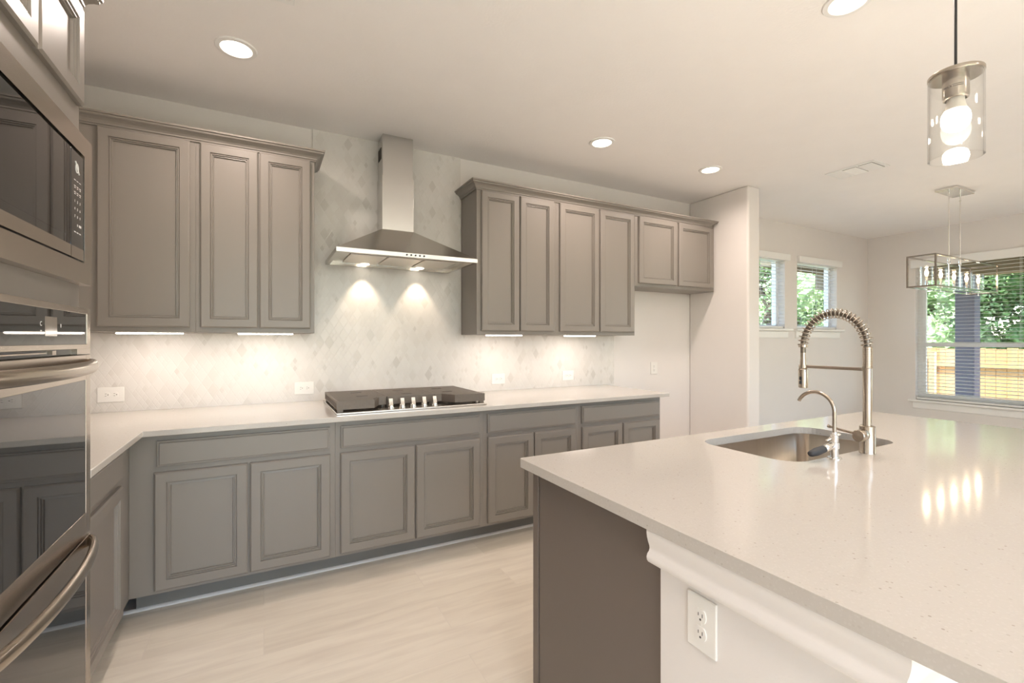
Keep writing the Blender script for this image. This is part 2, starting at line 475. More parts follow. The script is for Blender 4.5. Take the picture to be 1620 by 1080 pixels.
def door(kind, a0, a1, z0, z1, face, parent, name='door', side='back', mat=None):
    """side back: in the plane y=face between x=a0..a1; side left: in the plane x=face between y=a0..a1, facing +x"""
    mb = front_panel(a1 - a0, z1 - z0, kind)
    if side == 'back': mb.v = [(a0 + x, face + y, z0 + z) for x, y, z in mb.v]
    else: mb.v = [(face - y, a0 + x, z0 + z) for x, y, z in mb.v]
    return mb.build(name, mat or M['cab'], parent)

# ------------------------------------------------------------------ room shell
XL, XR, YB, YF, ZC = -1.13, 7.6, 3.4625, -2.9, 2.76
TH = 0.16
def wall_grid(axis, fixed, a0, a1, z0, z1, holes):
    """wall in plane with rectangular openings, axis 'y': plane y, runs in x; axis 'x': plane x, runs in y"""
    us = sorted({a0, a1, *[h[0] for h in holes], *[h[1] for h in holes]}); zs = sorted({z0, z1, *[h[2] for h in holes], *[h[3] for h in holes]})
    mb = MB()
    for i in range(len(us) - 1):
        for j in range(len(zs) - 1):
            cu = (us[i] + us[i + 1]) / 2; cz = (zs[j] + zs[j + 1]) / 2
            if any(h[0] < cu < h[1] and h[2] < cz < h[3] for h in holes): continue
            if axis == 'y': mb.box(us[i], us[i + 1], fixed[0], fixed[1], zs[j], zs[j + 1])
            else: mb.box(fixed[0], fixed[1], us[i], us[i + 1], zs[j], zs[j + 1])
    return mb
W1 = (4.745, 5.645, 1.46, 2.34); W2 = (5.90, 6.80, 1.46, 2.34)
W3 = (0.985, 2.915, 0.54, 2.34)
W4 = (-2.3, 0.1, 0.10, 2.40)      # unseen glazed door, added further along the wall for side daylight
struct(MB().box(XL - TH, XR + TH, YF - TH, YB + TH, -0.12, 0.0), 'floor', M['floor'])
struct(MB().box(XL - TH, XR + TH, YF - TH, YB + TH, ZC, ZC + 0.12), 'ceiling', M['ceiling'])
struct(wall_grid('y', (YB, YB + TH), XL - TH, XR + TH, 0, ZC, [W1, W2]), 'wall_back', M['wall'])
struct(wall_grid('x', (XR, XR + TH), YF - TH, YB, 0, ZC, [W3, W4]), 'wall_right', M['wall'])
struct(MB().box(XL - TH, XL, YF - TH, YB, 0, ZC), 'wall_left', M['wall'])
RW = [(-1.08, 0.7, 0.10, 2.48), (0.85, 2.65, 0.10, 2.48)]  # unseen rear windows, sized and placed for the daylight they bring in
struct(wall_grid('y', (YF - TH, YF), XL, XR, 0, ZC, RW), 'wall_front', M['wall'])
# end wall of the refrigerator alcove, with rounded corner beads
struct(MB().box(3.975, 4.15, 2.782, YB, 0, ZC), 'wall_alcove', M['wall'], bevel=0.02, segs=4)

# ------------------------------------------------------------------ windows
def window_y(name, hole, yin, yout, mull=None, rail=None, sgn=1):
    x0, x1, z0, z1 = hole
    mb = MB(); fw = 0.045
    a, b = yin + sgn * 0.085, yin + sgn * 0.14
    mb.box(x0, x0 + fw, a, b, z0, z1); mb.box(x1 - fw, x1, a, b, z0, z1)
    mb.box(x0 + fw, x1 - fw, a, b, z0, z0 + fw); mb.box(x0 + fw, x1 - fw, a, b, z1 - fw, z1)
    o = struct(mb, name, M['trimwhite'])
    if mull: MB().box(mull - 0.03, mull + 0.03, a, b, z0 + fw, z1 - fw).build('window_mullion', M['trimwhite'], o)
    if rail: MB().box(x0 + fw, x1 - fw, a - sgn * 0.01, b - sgn * 0.01, rail - 0.025, rail + 0.025).build('meeting_rail', M['trimwhite'], o)
    yc = yin + sgn * 0.115
    MB().box(x0 + fw, x1 - fw, yc - 0.003, yc + 0.003, z0 + fw, z1 - fw).build('window_pane', M['pane'], o)
    return o
SILL = [(0, 0), (0.05, 0), (0.055, -0.006), (0.055, -0.022), (0.045, -0.03), (0.022, -0.034), (0.020, -0.05), (0.018, -0.105), (0.010, -0.115), (0, -0.118)]
for i, h in enumerate((W1, W2)):
    w = window_y('window_%d' % (i + 1), h, YB, YB + TH)
    mb = MB()
    mb.sweep([(d, 1.46 + z) for d, z in SILL[:5]] + [(0, 1.43)], [((h[0] - 0.09, YB), (0, -1)), ((h[1] + 0.09, YB), (0, -1))])
    mb.sweep([(d, 1.46 + z) for d, z in [(0, -0.03)] + SILL[5:]], [((h[0] - 0.05, YB), (0, -1)), ((h[1] + 0.04, YB), (0, -1))])
    mb.box(h[0], h[1], YB, YB + 0.085, 1.44, 1.46)
    mb.build('window_sill', M['trimwhite'], w)
# large dining window in the right wall
fw = 0.05; xa, xb = XR + 0.075, XR + 0.135
mb = MB(); y0, y1, z0, z1 = W3
mb.box(xa, xb, y0, y0 + fw, z0, z1); mb.box(xa, xb, y1 - fw, y1, z0, z1)
mb.box(xa, xb, y0 + fw, y1 - fw, z0, z0 + fw); mb.box(xa, xb, y0 + fw, y1 - fw, z1 - fw, z1)
w3 = struct(mb, 'window_3', M['trimwhite'])
MB().box(xa, xb, 1.82, 1.90, z0 + fw, z1 - fw).build('window_mullion', M['trimwhite'], w3)
for a, b in ((y0 + fw, 1.82), (1.90, y1 - fw)):
    MB().box(xa - 0.012, xb - 0.012, a, b, 1.235, 1.285).build('meeting_rail', M['trimwhite'], w3)
    s = MB(); s.box(xa + 0.01, xb - 0.01, a, a + 0.03, z0 + fw, z1 - fw); s.box(xa + 0.01, xb - 0.01, b - 0.03, b, z0 + fw, z1 - fw); s.box(xa + 0.01, xb - 0.01, a + 0.03, b - 0.03, z0 + fw, z0 + fw + 0.03)
    s.build('sash', M['trimwhite'], w3)
    MB().box(xb - 0.03, xb - 0.024, a, b, z0 + fw, z1 - fw).build('window_pane', M['pane'], w3)
mb = MB()
mb.sweep([(d, 0.54 + z) for d, z in SILL[:5]] + [(0, 0.51)], [((XR, y0 - 0.07), (-1, 0)), ((XR, y1 + 0.06), (-1, 0))])
mb.sweep([(d, 0.54 + z) for d, z in [(0, -0.03)] + SILL[5:]], [((XR, y0 - 0.03), (-1, 0)), ((XR, y1 + 0.02), (-1, 0))])
mb.box(XR, XR + 0.075, y0, y1, 0.52, 0.54)
mb.build('window_sill', M['trimwhite'], w3)
mb = MB(); y0, y1, z0, z1 = W4
mb.box(xa, xb, y0, y0 + .06, z0, z1); mb.box(xa, xb, y1 - .06, y1, z0, z1); mb.box(xa, xb, y0 + .06, y1 - .06, z0, z0 + .08); mb.box(xa, xb, y0 + .06, y1 - .06, z1 - .06, z1); mb.box(xa, xb, -1.14, -1.06, z0 + .08, z1 - .06)
d1 = struct(mb, 'added_door_1', M['trimwhite'])  # added out of view to let light in from the right
MB().box(xb - 0.03, xb - 0.024, y0 + .06, y1 - .06, z0 + .08, z1 - .06).build('added_door_pane', M['pane'], d1)
for i, h in enumerate(RW):
    window_y('window_%d' % (i + 4), h, YF, YF - TH, mull=(h[0] + h[1]) / 2, sgn=-1)

def blind(name, label, axis, a0, a1, z0, z1, plane, inward, tilt, ztop, v0, v1):
    """slatted blind inside an opening; axis 'x' runs in x (plane y), 'y' runs in y (plane x)"""
    mid = (a0 + a1) / 2
    loc = (mid, plane, z0) if axis == 'x' else (plane, mid, z0)
    t = thing(name, label, 'window blind', loc, 'white slatted blinds in the dining nook')
    def bx(mb, s0, s1, d0, d1, q0, q1):
        if axis == 'x': mb.box(s0, s1, plane + d0, plane + d1, q0, q1)
        else: mb.box(plane + d0, plane + d1, s0, s1, q0, q1)
    mb = MB(); z = z0 + 0.055
    c, s_ = math.cos(tilt), math.sin(tilt)
    while z < z1 - 0.05:
        hw, th = 0.025, 0.0014
        pts = [(-hw * c - th * s_ * 0, z - hw * s_ - th), (hw * c, z + hw * s_ - th), (hw * c, z + hw * s_ + th), (-hw * c, z - hw * s_ + th)]
        pts = [(plane + p[0], p[1]) for p in pts]
        mb.prism(pts, 'x' if axis == 'x' else 'y', a0 + 0.008, a1 - 0.008)
        z += 0.0435
    mb.build('slats', M['slat'], t)
    r = MB(); bx(r, a0 + 0.008, a1 - 0.008, -0.025, 0.025, z0 + 0.004, z0 + 0.028); r.build('bottom_rail', M['trimwhite'], t, bevel=0.003)
    hd = MB(); bx(hd, a0 + 0.004, a1 - 0.004, -0.028, 0.028, z1 - 0.05, z1 - 0.002); hd.build('head_rail', M['trimwhite'], t)
    for k in (0.12, 0.5, 0.88):
        u = a0 + (a1 - a0) * k
        cd = MB(); bx(cd, u - 0.0012, u + 0.0012, -0.027, -0.0255, z0 + 0.02, z1 - 0.04); bx(cd, u - 0.0012, u + 0.0012, 0.0255, 0.027, z0 + 0.02, z1 - 0.04)
        cd.build('ladder_cord', M['slat'], t)
    # valance board in front of the opening, on the wall
    va = MB(); w = plane + inward * 0.0
    wallp = YB if axis == 'x' else XR
    if axis == 'x': va.box(v0, v1, wallp - 0.035, wallp, ztop - 0.078, ztop)
    else: va.box(wallp - 0.035, wallp, v0, v1, ztop - 0.105, ztop)
    va.build('valance', M['trimwhite'], t, bevel=0.004)
    return t
blind('window_blind', 'white slatted blind on the small window half hidden by the alcove wall end', 'x', W1[0], W1[1], W1[2], W1[3], YB + 0.04, -1, 0.10, 2.372, W1[0] - 0.07, W1[1] + 0.065)
blind('window_blind', 'white slatted blind on the small window nearest the corner of the dining nook', 'x', W2[0], W2[1], W2[2], W2[3], YB + 0.04, -1, 0.10, 2.375, W2[0] - 0.0, W2[1] + 0.07)
blind('window_blind', 'wide white slatted blind over the large window facing the wooden fence', 'y', W3[0], W3[1], W3[2], W3[3], XR + 0.035, -1, 0.06, 2.372, W3[0] - 0.06, W3[1] + 0.04)

# ------------------------------------------------------------------ outside
struct(MB().box(-12, 34, -14, 30, -0.75, -0.62), 'ground', M['lawn'])
struct(MB().box(XR + TH, 10.0, -3, 6.5, -0.62, -0.14), 'patio_slab', M['concrete'])
pr = MB().box(XR + TH, 9.95, 0.3, 5.2, 2.62, 2.74)
struct(pr, 'patio_roof', M['beam'])
pb = MB(); pb.box(9.45, 9.70, 0.3, 5.2, 2.30, 2.62)
for k in range(8): pb.box(XR + TH, 9.45, 0.4 + k * 0.62, 0.44 + k * 0.62, 2.50, 2.62)
tag(pb.build('patio_beam', M['beam'], origin=(9.57, 2.75, 2.3)), 'brown wooden patio beam above the dark post outside', 'beam')
pp = thing('patio_post', 'dark slate painted patio post outside the large window', 'post', (9.57, 3.02, -0.14))
MB().box(9.46, 9.68, 2.905, 3.135, -0.14, 2.30).build('shaft', M['postpaint'], pp, bevel=0.012)
MB().box(9.43, 9.71, 2.875, 3.165, -0.14, 0.0).build('base_block', M['postpaint'], pp, bevel=0.008)
def fence_run(label, axis, plane, a0, a1, face):
    t = thing('wooden_fence', label, 'fence', (plane, (a0 + a1) / 2, -0.62) if axis == 'y' else ((a0 + a1) / 2, plane, -0.62))
    mb = MB(); u = a0
    while u < a1:
        h = 1.17 + random.uniform(-0.012, 0.012)
        if axis == 'y': mb.box(plane, plane + 0.018, u, u + 0.136, -0.62, h)
        else: mb.box(u, u + 0.136, plane, plane + 0.018, -0.62, h)
        u += 0.14
    mb.build('pickets', M['fence'], t)
    for z in (0.86, 0.18, -0.45):
        r = MB()
        if axis == 'y': r.box(plane - 0.04 * face, plane, a0, a1, z - 0.045, z + 0.045)
        else: r.box(a0, a1, plane - 0.04 * face, plane, z - 0.045, z + 0.045)
        r.build('rail', M['fence'], t)
    u = a0 + 0.9
    while u < a1:
        p = MB()
        if axis == 'y': p.box(plane - 0.13 * face, plane - 0.04 * face, u, u + 0.09, -0.62, 1.1)
        else: p.box(u, u + 0.09, plane - 0.13 * face, plane - 0.04 * face, -0.62, 1.1)
        p.build('post', M['fence'], t)
        u += 2.4
    return t
fence_run('sunlit cedar fence with rails running behind the patio post', 'y', 11.6, -4.0, 11.0, 1)
fence_run('cedar fence at the far back seen through the small windows', 'x', 11.05, 2.0, 11.4, 1)

def tree(label, loc, h, r, n, mat, seed, zlow=0.35, leaf=0.09):
    leaf *= 1.0; n = int(n * 4.0)
    rnd = random.Random(seed)
    t = thing('leafy_tree', label, 'tree', loc, 'trees beyond the fence')
    x, y, z = loc
    tr = MB(); top = (x + rnd.uniform(-.2, .2), y + rnd.uniform(-.2, .2), z + h * 0.75)
    pts = [(x, y, z), (x + 0.05, y - 0.04, z + h * 0.25), (x - 0.05, y + 0.05, z + h * 0.5), top]
    tr.tube(pts, [0.16, 0.13, 0.10, 0.04], 10)
    blobs = []
    for k in range(14):
        a = rnd.uniform(0, 2 * PI); rr = rnd.uniform(0.25, 0.75) * r; zz = z + h * rnd.uniform(zlow, 0.85)
        b = (x + rr * math.cos(a), y + rr * math.sin(a), zz); blobs.append((b, r * rnd.uniform(0.4, 0.62)))
        s = pts[rnd.choice((1, 2))]
        mid = tuple((s[i] + b[i]) / 2 + rnd.uniform(-.1, .1) for i in range(3))
        tr.tube([s, mid, b], [0.06, 0.04, 0.012], 7)
    blobs.append((top, r * 0.6))
    tr.build('trunk', M['bark'], t, smooth=50)
    core = MB(); NU, NV = 22, 14
    for c, br in blobs:
        v = []
        for i in range(NV + 1):
            for j in range(NU):
                th = PI * i / NV; ph = 2 * PI * j / NU; q = br * 0.58 * rnd.uniform(0.75, 1.15)
                v.append((c[0] + q * math.sin(th) * math.cos(ph), c[1] + q * math.sin(th) * math.sin(ph), c[2] + q * math.cos(th)))
        core.add(v, [(i * NU + j, i * NU + (j + 1) % NU, (i + 1) * NU + (j + 1) % NU, (i + 1) * NU + j) for i in range(NV) for j in range(NU)])
    core.build('inner_foliage', mat, t)
    lf = MB()
    for k in range(n):
        c, br = rnd.choice(blobs)
        d = Vector((rnd.gauss(0, 1), rnd.gauss(0, 1), rnd.gauss(0, 1))).normalized() * br * (0.52 + 0.5 * rnd.random())
        p = Vector(c) + d
        u = Vector((rnd.gauss(0, 1), rnd.gauss(0, 1), rnd.gauss(0, 0.6))).normalized()
        w = u.cross(Vector((rnd.gauss(0, 1), rnd.gauss(0, 1), rnd.gauss(0, 1)))).normalized()
        l = leaf * rnd.uniform(0.6, 1.3); bw = l * 0.33
        m = w.cross(u) * l * 0.12
        lf.add([p - u * l * .5, p + w * bw + m, p + u * l * .5, p - w * bw + m], [(0, 1, 2, 3)])
    lf.build('leaves', mat, t)
    return t
tree('broad green tree beyond the fence left of the patio post', (13.6, 5.4, -0.62), 6.0, 2.0, 5200, M['leafb'], 1, 0.2)
tree('dense green tree beyond the fence right of the patio post', (14.2, 2.2, -0.62), 5.6, 2.3, 7500, M['leafa'], 2, 0.15)
tree('tall tree behind the others through the large window', (18.0, 4.2, -0.62), 8.5, 3.0, 6500, M['leafa'], 3, 0.2, 0.13)
tree('green tree at the right edge of the large window', (14.0, -0.9, -0.62), 5.8, 2.0, 5200, M['leafa'], 4, 0.2)
tree('pale tree beyond the back fence outside the corner window', (14.2, 9.2, -0.62), 6.0, 2.0, 5600, M['leafb'], 5, 0.2)
tree('airy pale tree outside the half hidden small window', (11.2, 7.2, -0.62), 5.6, 1.5, 3600, M['leafb'], 6, 0.3)
tree('wide dark green tree filling the gap behind the patio post', (16.0, 7.2, -0.62), 7.0, 2.5, 6500, M['leafa'], 11, 0.12)
tree('full low tree filling the space just right of the patio post', (15.6, 3.4, -0.62), 5.0, 2.2, 5200, M['leafa'], 21, 0.1, 0.13)
tree('full low tree at the far right of the large window', (16.2, 0.6, -0.62), 6.0, 2.5, 5600, M['leafb'], 22, 0.1, 0.13)
tree('rounded tree far behind the back fence', (17.5, 11.5, -0.62), 7.5, 2.6, 5600, M['leafa'], 8, 0.2, 0.12)

# ------------------------------------------------------------------ backsplash
bs = MB()
TY0, TY1 = YB - 0.009, YB
bs.box(XL, 2.945, TY0, TY1, 0.9, 1.356)
bs.box(0.294, 1.379, TY0, TY1, 1.356, ZC)
tag(bs.build('backsplash', M['tile']), 'pale marble rhombus mosaic behind the cooktop, running up to the ceiling', 'backsplash')

# ------------------------------------------------------------------ base cabinets
FY = 2.705      # face of the run under the back wall
TOE = 2.845
def base_unit(label, x0, x1, fronts, endpanel=False):
    t = thing('base_cabinet', label, 'cabinet', ((x0 + x1) / 2, FY, 0), 'base cabinets along the back wall')
    MB().box(x0, x1, FY, YB - 0.012, 0.125, 0.872).build('carcass', M['cab'], t, bevel=0.0015)
    MB().box(x0, x1 - (0.0 if not endpanel else 0.003), TOE, YB - 0.012, 0.0, 0.125).build('toe_kick', M['toe'], t)
    for k, a, b in fronts:
        if k == 'drawer': door(DRAW_PROF, a, b, 0.720, 0.842, FY, t, 'drawer_front')
        else: door(DOOR_PROF, a, b, 0.142, 0.694, FY, t, 'door')
    return t
base_unit('wide two door base cabinet next to the inside corner', -0.545, 0.345, [('drawer', -0.441, 0.317), ('door', -0.451, -0.071), ('door', -0.062, 0.319)])
base_unit('two door base cabinet right below the gas cooktop', 0.345, 1.233, [('drawer', 0.373, 1.207), ('door', 0.371, 0.787), ('door', 0.795, 1.207)])
base_unit('narrower two door base cabinet right of the cooktop cabinet', 1.233, 1.977, [('drawer', 1.262, 1.950), ('door', 1.264, 1.603), ('door', 1.611, 1.950)])
base_unit('two door base cabinet at the open right end of the run', 1.977, 2.775, [('drawer', 2.004, 2.757), ('door', 2.006, 2.377), ('door', 2.385, 2.757)], True)
FXL = -0.545
t = thing('base_cabinet', 'corner base cabinet with one door facing sideways beside the oven tower', 'cabinet', (FXL, 2.3, 0))
MB().box(XL + 0.004, FXL, 1.935, FY - 0.0, 0.125, 0.872).build('carcass', M['cab'], t, bevel=0.0015)
MB().box(XL + 0.004, FXL - 0.14, 1.935, TOE, 0.0, 0.125).build('toe_kick', M['toe'], t)
door(DRAW_PROF, 1.96, 2.525, 0.720, 0.842, FXL, t, 'drawer_front', 'left')
door(DOOR_PROF, 1.96, 2.525, 0.142, 0.694, FXL, t, 'door', 'left')
struct(MB().prism([(TOE, 0), (TOE - 0.013, 0), (TOE - 0.012, 0.006), (TOE - 0.007, 0.011), (TOE, 0.013)], 'x', FXL - 0.14, 2.772), 'trim_1', M['wall'])

# ------------------------------------------------------------------ countertops
def counter(outline, hole, z0, z1, name, origin, bevel=0.004):
    bm = bmesh.new()
    loops = [outline] + ([hole] if hole else [])
    edges = []
    for lp in loops:
        vs = [bm.verts.new((x, y, z1)) for x, y in lp]
        edges += [bm.edges.new((vs[i], vs[(i + 1) % len(vs)])) for i in range(len(vs))]
    bmesh.ops.triangle_fill(bm, use_beauty=True, use_dissolve=False, edges=edges)
    bm.verts.index_update()
    vs = [tuple(v.co) for v in bm.verts]; fs = [tuple(v.index for v in f.verts) for f in bm.faces]
    bm.free()
    n = len(vs); mb = MB()
    v2 = vs + [(x, y, z0) for x, y, z in vs]
    f2 = list(fs) + [tuple(i + n for i in f)[::-1] for f in fs]
    k = 0
    for lp in loops:
        m = len(lp)
        f2 += [(k + i, k + (i + 1) % m, n + k + (i + 1) % m, n + k + i) for i in range(m)]
        k += m
    mb.add(v2, f2)
    return mb.build(name, M['quartz'], origin=origin, bevel=bevel)
XC = -0.484
wt = counter([(XL + 0.003, 1.935), (XC, 1.935), (XC, 2.6435), (2.815, 2.6435), (2.83, YB - 0.0095), (XL + 0.003, YB - 0.0095)], None, 0.873, 0.900, 'countertop', (0.9, 3.0, 0.873), 0.003)
tag(wt, 'speckled white quartz worktop along the back wall, turning the corner to the oven tower', 'countertop')

# ------------------------------------------------------------------ wall cabinets
UY = 3.150
UB, UT = 1.358, 2.432
def upper_unit(label, x0, x1, z0, doors, group):
    t = thing('wall_cabinet', label, 'cabinet', ((x0 + x1) / 2, UY, z0), group)
    MB().box(x0, x1, UY, YB - 0.0095 if x1 > 3 else YB - 0.0095, z0, UT + 0.02).build('carcass', M['cab'], t, bevel=0.0015)
    for a, b in doors: door(DOOR_PROF, a, b, z0 + 0.028, UT - 0.006, UY, t, 'door')
    return t
g = 'wall cabinets along the back wall'
upper_unit('single door wall cabinet in the left corner beside the oven tower', XL + 0.004, -0.338, UB, [(-0.764, -0.364)], g)
upper_unit('tall two door wall cabinet left of the range hood', -0.338, 0.280, UB, [(-0.316, -0.030), (-0.022, 0.256)], g)
upper_unit('tall two door wall cabinet right beside the range hood', 1.385, 2.084, UB, [(1.420, 1.738), (1.748, 2.056)], g)
upper_unit('tall two door wall cabinet second from the range hood on its right side', 2.084, 2.922, UB, [(2.114, 2.510), (2.527, 2.906)], g)
upper_unit('short two door wall cabinet over the empty refrigerator alcove', 2.922, 3.965, 1.800, [(2.966, 3.436), (3.465, 3.932)], g)
CROWN = [(0.0, 0.0), (0.008, 0.0), (0.008, 0.007), (0.013, 0.010), (0.014, 0.017), (0.022, 0.027), (0.034, 0.036), (0.045, 0.041), (0.048, 0.045), (0.049, 0.051), (0.056, 0.053), (0.057, 0.062), (0.0, 0.062)]
def crown(label, path, z, loc):
    mb = MB().sweep([(d, z + q) for d, q in CROWN], path)
    return tag(mb.build('crown_molding', M['cab'], origin=loc), label, 'molding')
crown('taupe crown molding on top of the wall cabinets left of the range hood', [((XL + 0.004, UY), (0, -1)), ((0.280, UY), (1, -1)), ((0.280, YB - 0.0095), (1, 0))], 2.428, (-0.4, UY, 2.428))
crown('taupe crown molding on top of the wall cabinets right of the range hood', [((1.385, YB - 0.0095), (-1, 0)), ((1.385, UY), (-1, -1)), ((3.90, UY), (0, -1)), ((3.912, UY), (0.95, -1)), ((3.912, YB), (0.95, 0))], 2.428, (2.6, UY, 2.428))

# under-cabinet led bars
def led(x0, x1, label):
    xm = (x0 + x1) / 2
    t = thing('light_bar', label, 'light', (xm, 3.2, UB - 0.01), 'under-cabinet light bars')
    MB().box(x0, x1, 3.185, 3.215, UB - 0.004, UB).build('housing', M['plate'], t)
    MB().box(x0 + 0.002, x1 - 0.002, 3.187, 3.213, UB - 0.010, UB - 0.004).build('diffuser', M['led'], t, bevel=0.002)
    area_lamp('light_bar_glow', (0, 0, -0.003), 0.66, x1 - x0, 0.022, (1.0, 0.84, 0.74), parent=t, direction=(0, 0.0, -1))
led(-0.70, -0.40, 'glowing light bar under the corner wall cabinet')
led(-0.137, 0.162, 'glowing light bar under the double doors left of the hood')
led(1.485, 1.793, 'glowing light bar under the wall cabinet right beside the hood')
led(2.201, 2.517, 'glowing light bar under the wall cabinet next to the alcove')

# ------------------------------------------------------------------ range hood
hx0, hx1, hy0, hz0, hz1 = 0.376, 1.280, 2.900, 1.838, 1.864
cx0, cx1, cy0, czb = 0.730, 0.953, 3.290, 2.092
hb = YB - 0.0095
hood = thing('range_hood', 'stainless steel pyramid range hood with a tall chimney on the tiled wall', 'range hood', (0.83, hb, hz0))
mb = MB()   # hollow canopy: outer pyramid, lip, underside recess
o1 = [(hx0, hy0), (hx1, hy0), (hx1, hb), (hx0, hb)]; o2 = [(cx0, cy0), (cx1, cy0), (cx1, hb), (cx0, hb)]
i1 = [(hx0 + .025, hy0 + .025), (hx1 - .025, hy0 + .025), (hx1 - .025, hb - .02), (hx0 + .025, hb - .02)]
v = [(x, y, hz0) for x, y in o1] + [(x, y, hz1) for x, y in o1] + [(x, y, czb) for x, y in o2] + [(x, y, hz0) for x, y in i1] + [(x, y, hz0 + 0.018) for x, y in i1]
f = []
for k in range(4):
    l = (k + 1) % 4
    f += [(k, l, 4 + l, 4 + k), (4 + k, 4 + l, 8 + l, 8 + k), (k, 12 + k, 12 + l, l), (12 + k, 16 + k, 16 + l, 12 + l)]
f += [(8, 9, 10, 11), (16, 17, 18, 19)]
mb.add(v, f).build('canopy', M['steel'], hood)
MB().box(hx0 - 0.001, hx1 + 0.001, hy0 - 0.004, hy0, hz0, hz1 + 0.001).build('front_lip', M['steelv'], hood, bevel=0.001)
ch = MB().box(cx0, cx1, cy0, hb, czb, 2.47).build('lower_chimney', M['steelv'], hood, bevel=0.001)
ch2 = MB().box(cx0 + 0.004, cx1 - 0.004, cy0 + 0.004, hb, 2.47, ZC).build('upper_chimney', M['steelv'], hood, bevel=0.001)
vs = MB()
for k in range(4): vs.box(cx0 + 0.002, cx0 + 0.0045, cy0 + 0.05 + k * 0.025, cy0 + 0.064 + k * 0.025, 2.60, 2.68)
vs.build('vent_slots', M['slot'], hood)
for k in range(3):
    a = hx0 + 0.10 + k * 0.24
    MB().box(a, a + 0.225, hy0 + 0.13, hb - 0.09, hz0 + 0.010, hz0 + 0.0178).build('grease_filter', M['filter'], hood, bevel=0.003)
for k in range(5):
    x = 0.795 + k * 0.028
    MB().cyl((x, hy0 - 0.004, (hz0 + hz1) / 2 + 0.001), (x, hy0 - 0.008, (hz0 + hz1) / 2 + 0.001), 0.0055, seg=14).build('button', M['black'], hood)
for x in (0.625, 1.02):
    MB().lathe([(0.030, 0.0), (0.030, 0.006), (0.026, 0.008)], (x, 3.365, hz0 + 0.006), 20).build('hood_light', M['lens'], hood)
    d = bpy.data.lights.new('hood_spot', 'SPOT'); d.energy = 4; d.color = (1.0, 0.80, 0.60); d.spot_size = math.radians(70); d.spot_blend = 0.5; d.shadow_soft_size = 0.02
    o = bpy.data.objects.new('hood_spot', d); COL.objects.link(o); o.parent = hood
    o.location = Vector((x, 3.365, hz0 - 0.006)) - Vector(hood.location)
    o.rotation_euler = Vector((0, 0.16, -1)).to_track_quat('-Z', 'Y').to_euler()

# ------------------------------------------------------------------ cooktop
ct = thing('gas_cooktop', 'stainless gas cooktop with iron grates and a row of front knobs', 'cooktop', (0.81, 3.0, 0.9))
px0, px1, py0, py1 = 0.352, 1.268, 2.715, 3.32
MB().box(px0, px1, py0, py1, 0.9, 0.911).build('tray', M['steel'], ct, bevel=0.003)
def grate(x0, x1, cham):
    yb = 3.30; zt, zb = 0.972, 0.925; th = 0.010
    if cham == 'l': front = [(x0, 2.735), (x0 + 0.205, 2.735), (x1 - 0.045, 2.845), (x1, 2.845)]
    elif cham == 'r': front = [(x0, 2.845), (x0 + 0.045, 2.845), (x1 - 0.205, 2.735), (x1, 2.735)]
    else: front = [(x0, 2.845), (x1, 2.845)]
    mb = MB()
    ring = front + [(x1, yb), (x0, yb)]
    cxm = sum(p[0] for p in ring) / len(ring); cym = (2.80 + yb) / 2
    n = len(front)
    for i in range(n - 1):      # front skirt
        (ax, ay), (bx, by) = front[i], front[i + 1]
        mb.add([(ax, ay, zb), (bx, by, zb), (bx, by + th, zb), (ax, ay + th, zb), (ax, ay, zt), (bx, by, zt), (bx, by + th, zt), (ax, ay + th, zt)],
               [(0, 3, 2, 1), (4, 5, 6, 7), (0, 1, 5, 4), (1, 2, 6, 5), (2, 3, 7, 6), (3, 0, 4, 7)])
    def yfront(x):
        for i in range(n - 1):
            (ax, ay), (bx, by) = front[i], front[i + 1]
            if ax - 1e-6 <= x <= bx + 1e-6: return ay + (by - ay) * (x - ax) / max(1e-6, bx - ax)
        return 2.84
    mb.box(x0, x1, yb - th, yb, zb, zt)
    # side teeth and rails
    for sx, inner in ((x0, 1), (x1 - th, -1)):
        yf = yfront(x0 if inner > 0 else x1)
        mb.box(sx, sx + th, yf + th + 0.0005, yb - th - 0.0005, zt - 0.012, zt - 0.0004); mb.box(sx, sx + th, yf + th + 0.0005, yb - th - 0.0005, zb, zb + 0.008)
        y = yf + 0.02
        while y < yb - 0.02:
            mb.box(sx + 0.0006, sx + th - 0.0006, y, y + 0.009, zb + 0.0004, zt - 0.004); y += 0.022
    # fingers across the top
    k = 0; y = 2.765
    while y < yb - 0.02:
        xs0 = x0; xs1 = x1
        gap = abs(y - 2.95) < 0.02 or abs(y - 3.16) < 0.02
        def seg(a, b):
            a += 0.0104 if a == x0 else 0; b -= 0.0104 if b == x1 else 0
            # keep only what lies behind the skirt
            st = 14; w = (b - a) / st
            for i in range(st):
                xa = a + i * w
                if y > max(yfront(xa), yfront(xa + w)) + 0.004: mb.box(xa, xa + w, y, y + 0.013, zt - 0.014, zt - 0.001)
        if gap: seg(xs0, cxm - 0.035); seg(cxm + 0.035, xs1)
        else: seg(xs0, xs1)
        y += 0.0195
    for fx in (x0 + 0.004, x1 - 0.024):
        for fy in (2.87, yb - 0.03): mb.box(fx, fx + 0.02, fy, fy + 0.02, 0.911, zb + 0.004)
    if cham in 'lr':
        fx = x0 + 0.004 if cham == 'l' else x1 - 0.034
        mb.box(fx, fx + 0.03, 2.742, 2.762, 0.911, zb + 0.004)
    return mb.build('grate', M['iron'], ct)
grate(0.358, 0.656, 'l'); grate(0.661, 0.956, 'm'); grate(0.961, 1.260, 'r')
for x in (0.507, 0.808, 1.11):
    for y in ((2.95, 3.16) if x != 0.808 else (3.06,)):
        MB().lathe([(0.042, 0), (0.042, 0.012), (0.034, 0.018), (0.034, 0.026), (0.030, 0.030)], (x, y, 0.911), 24).build('burner', M['darkmetal'], ct, smooth=40)
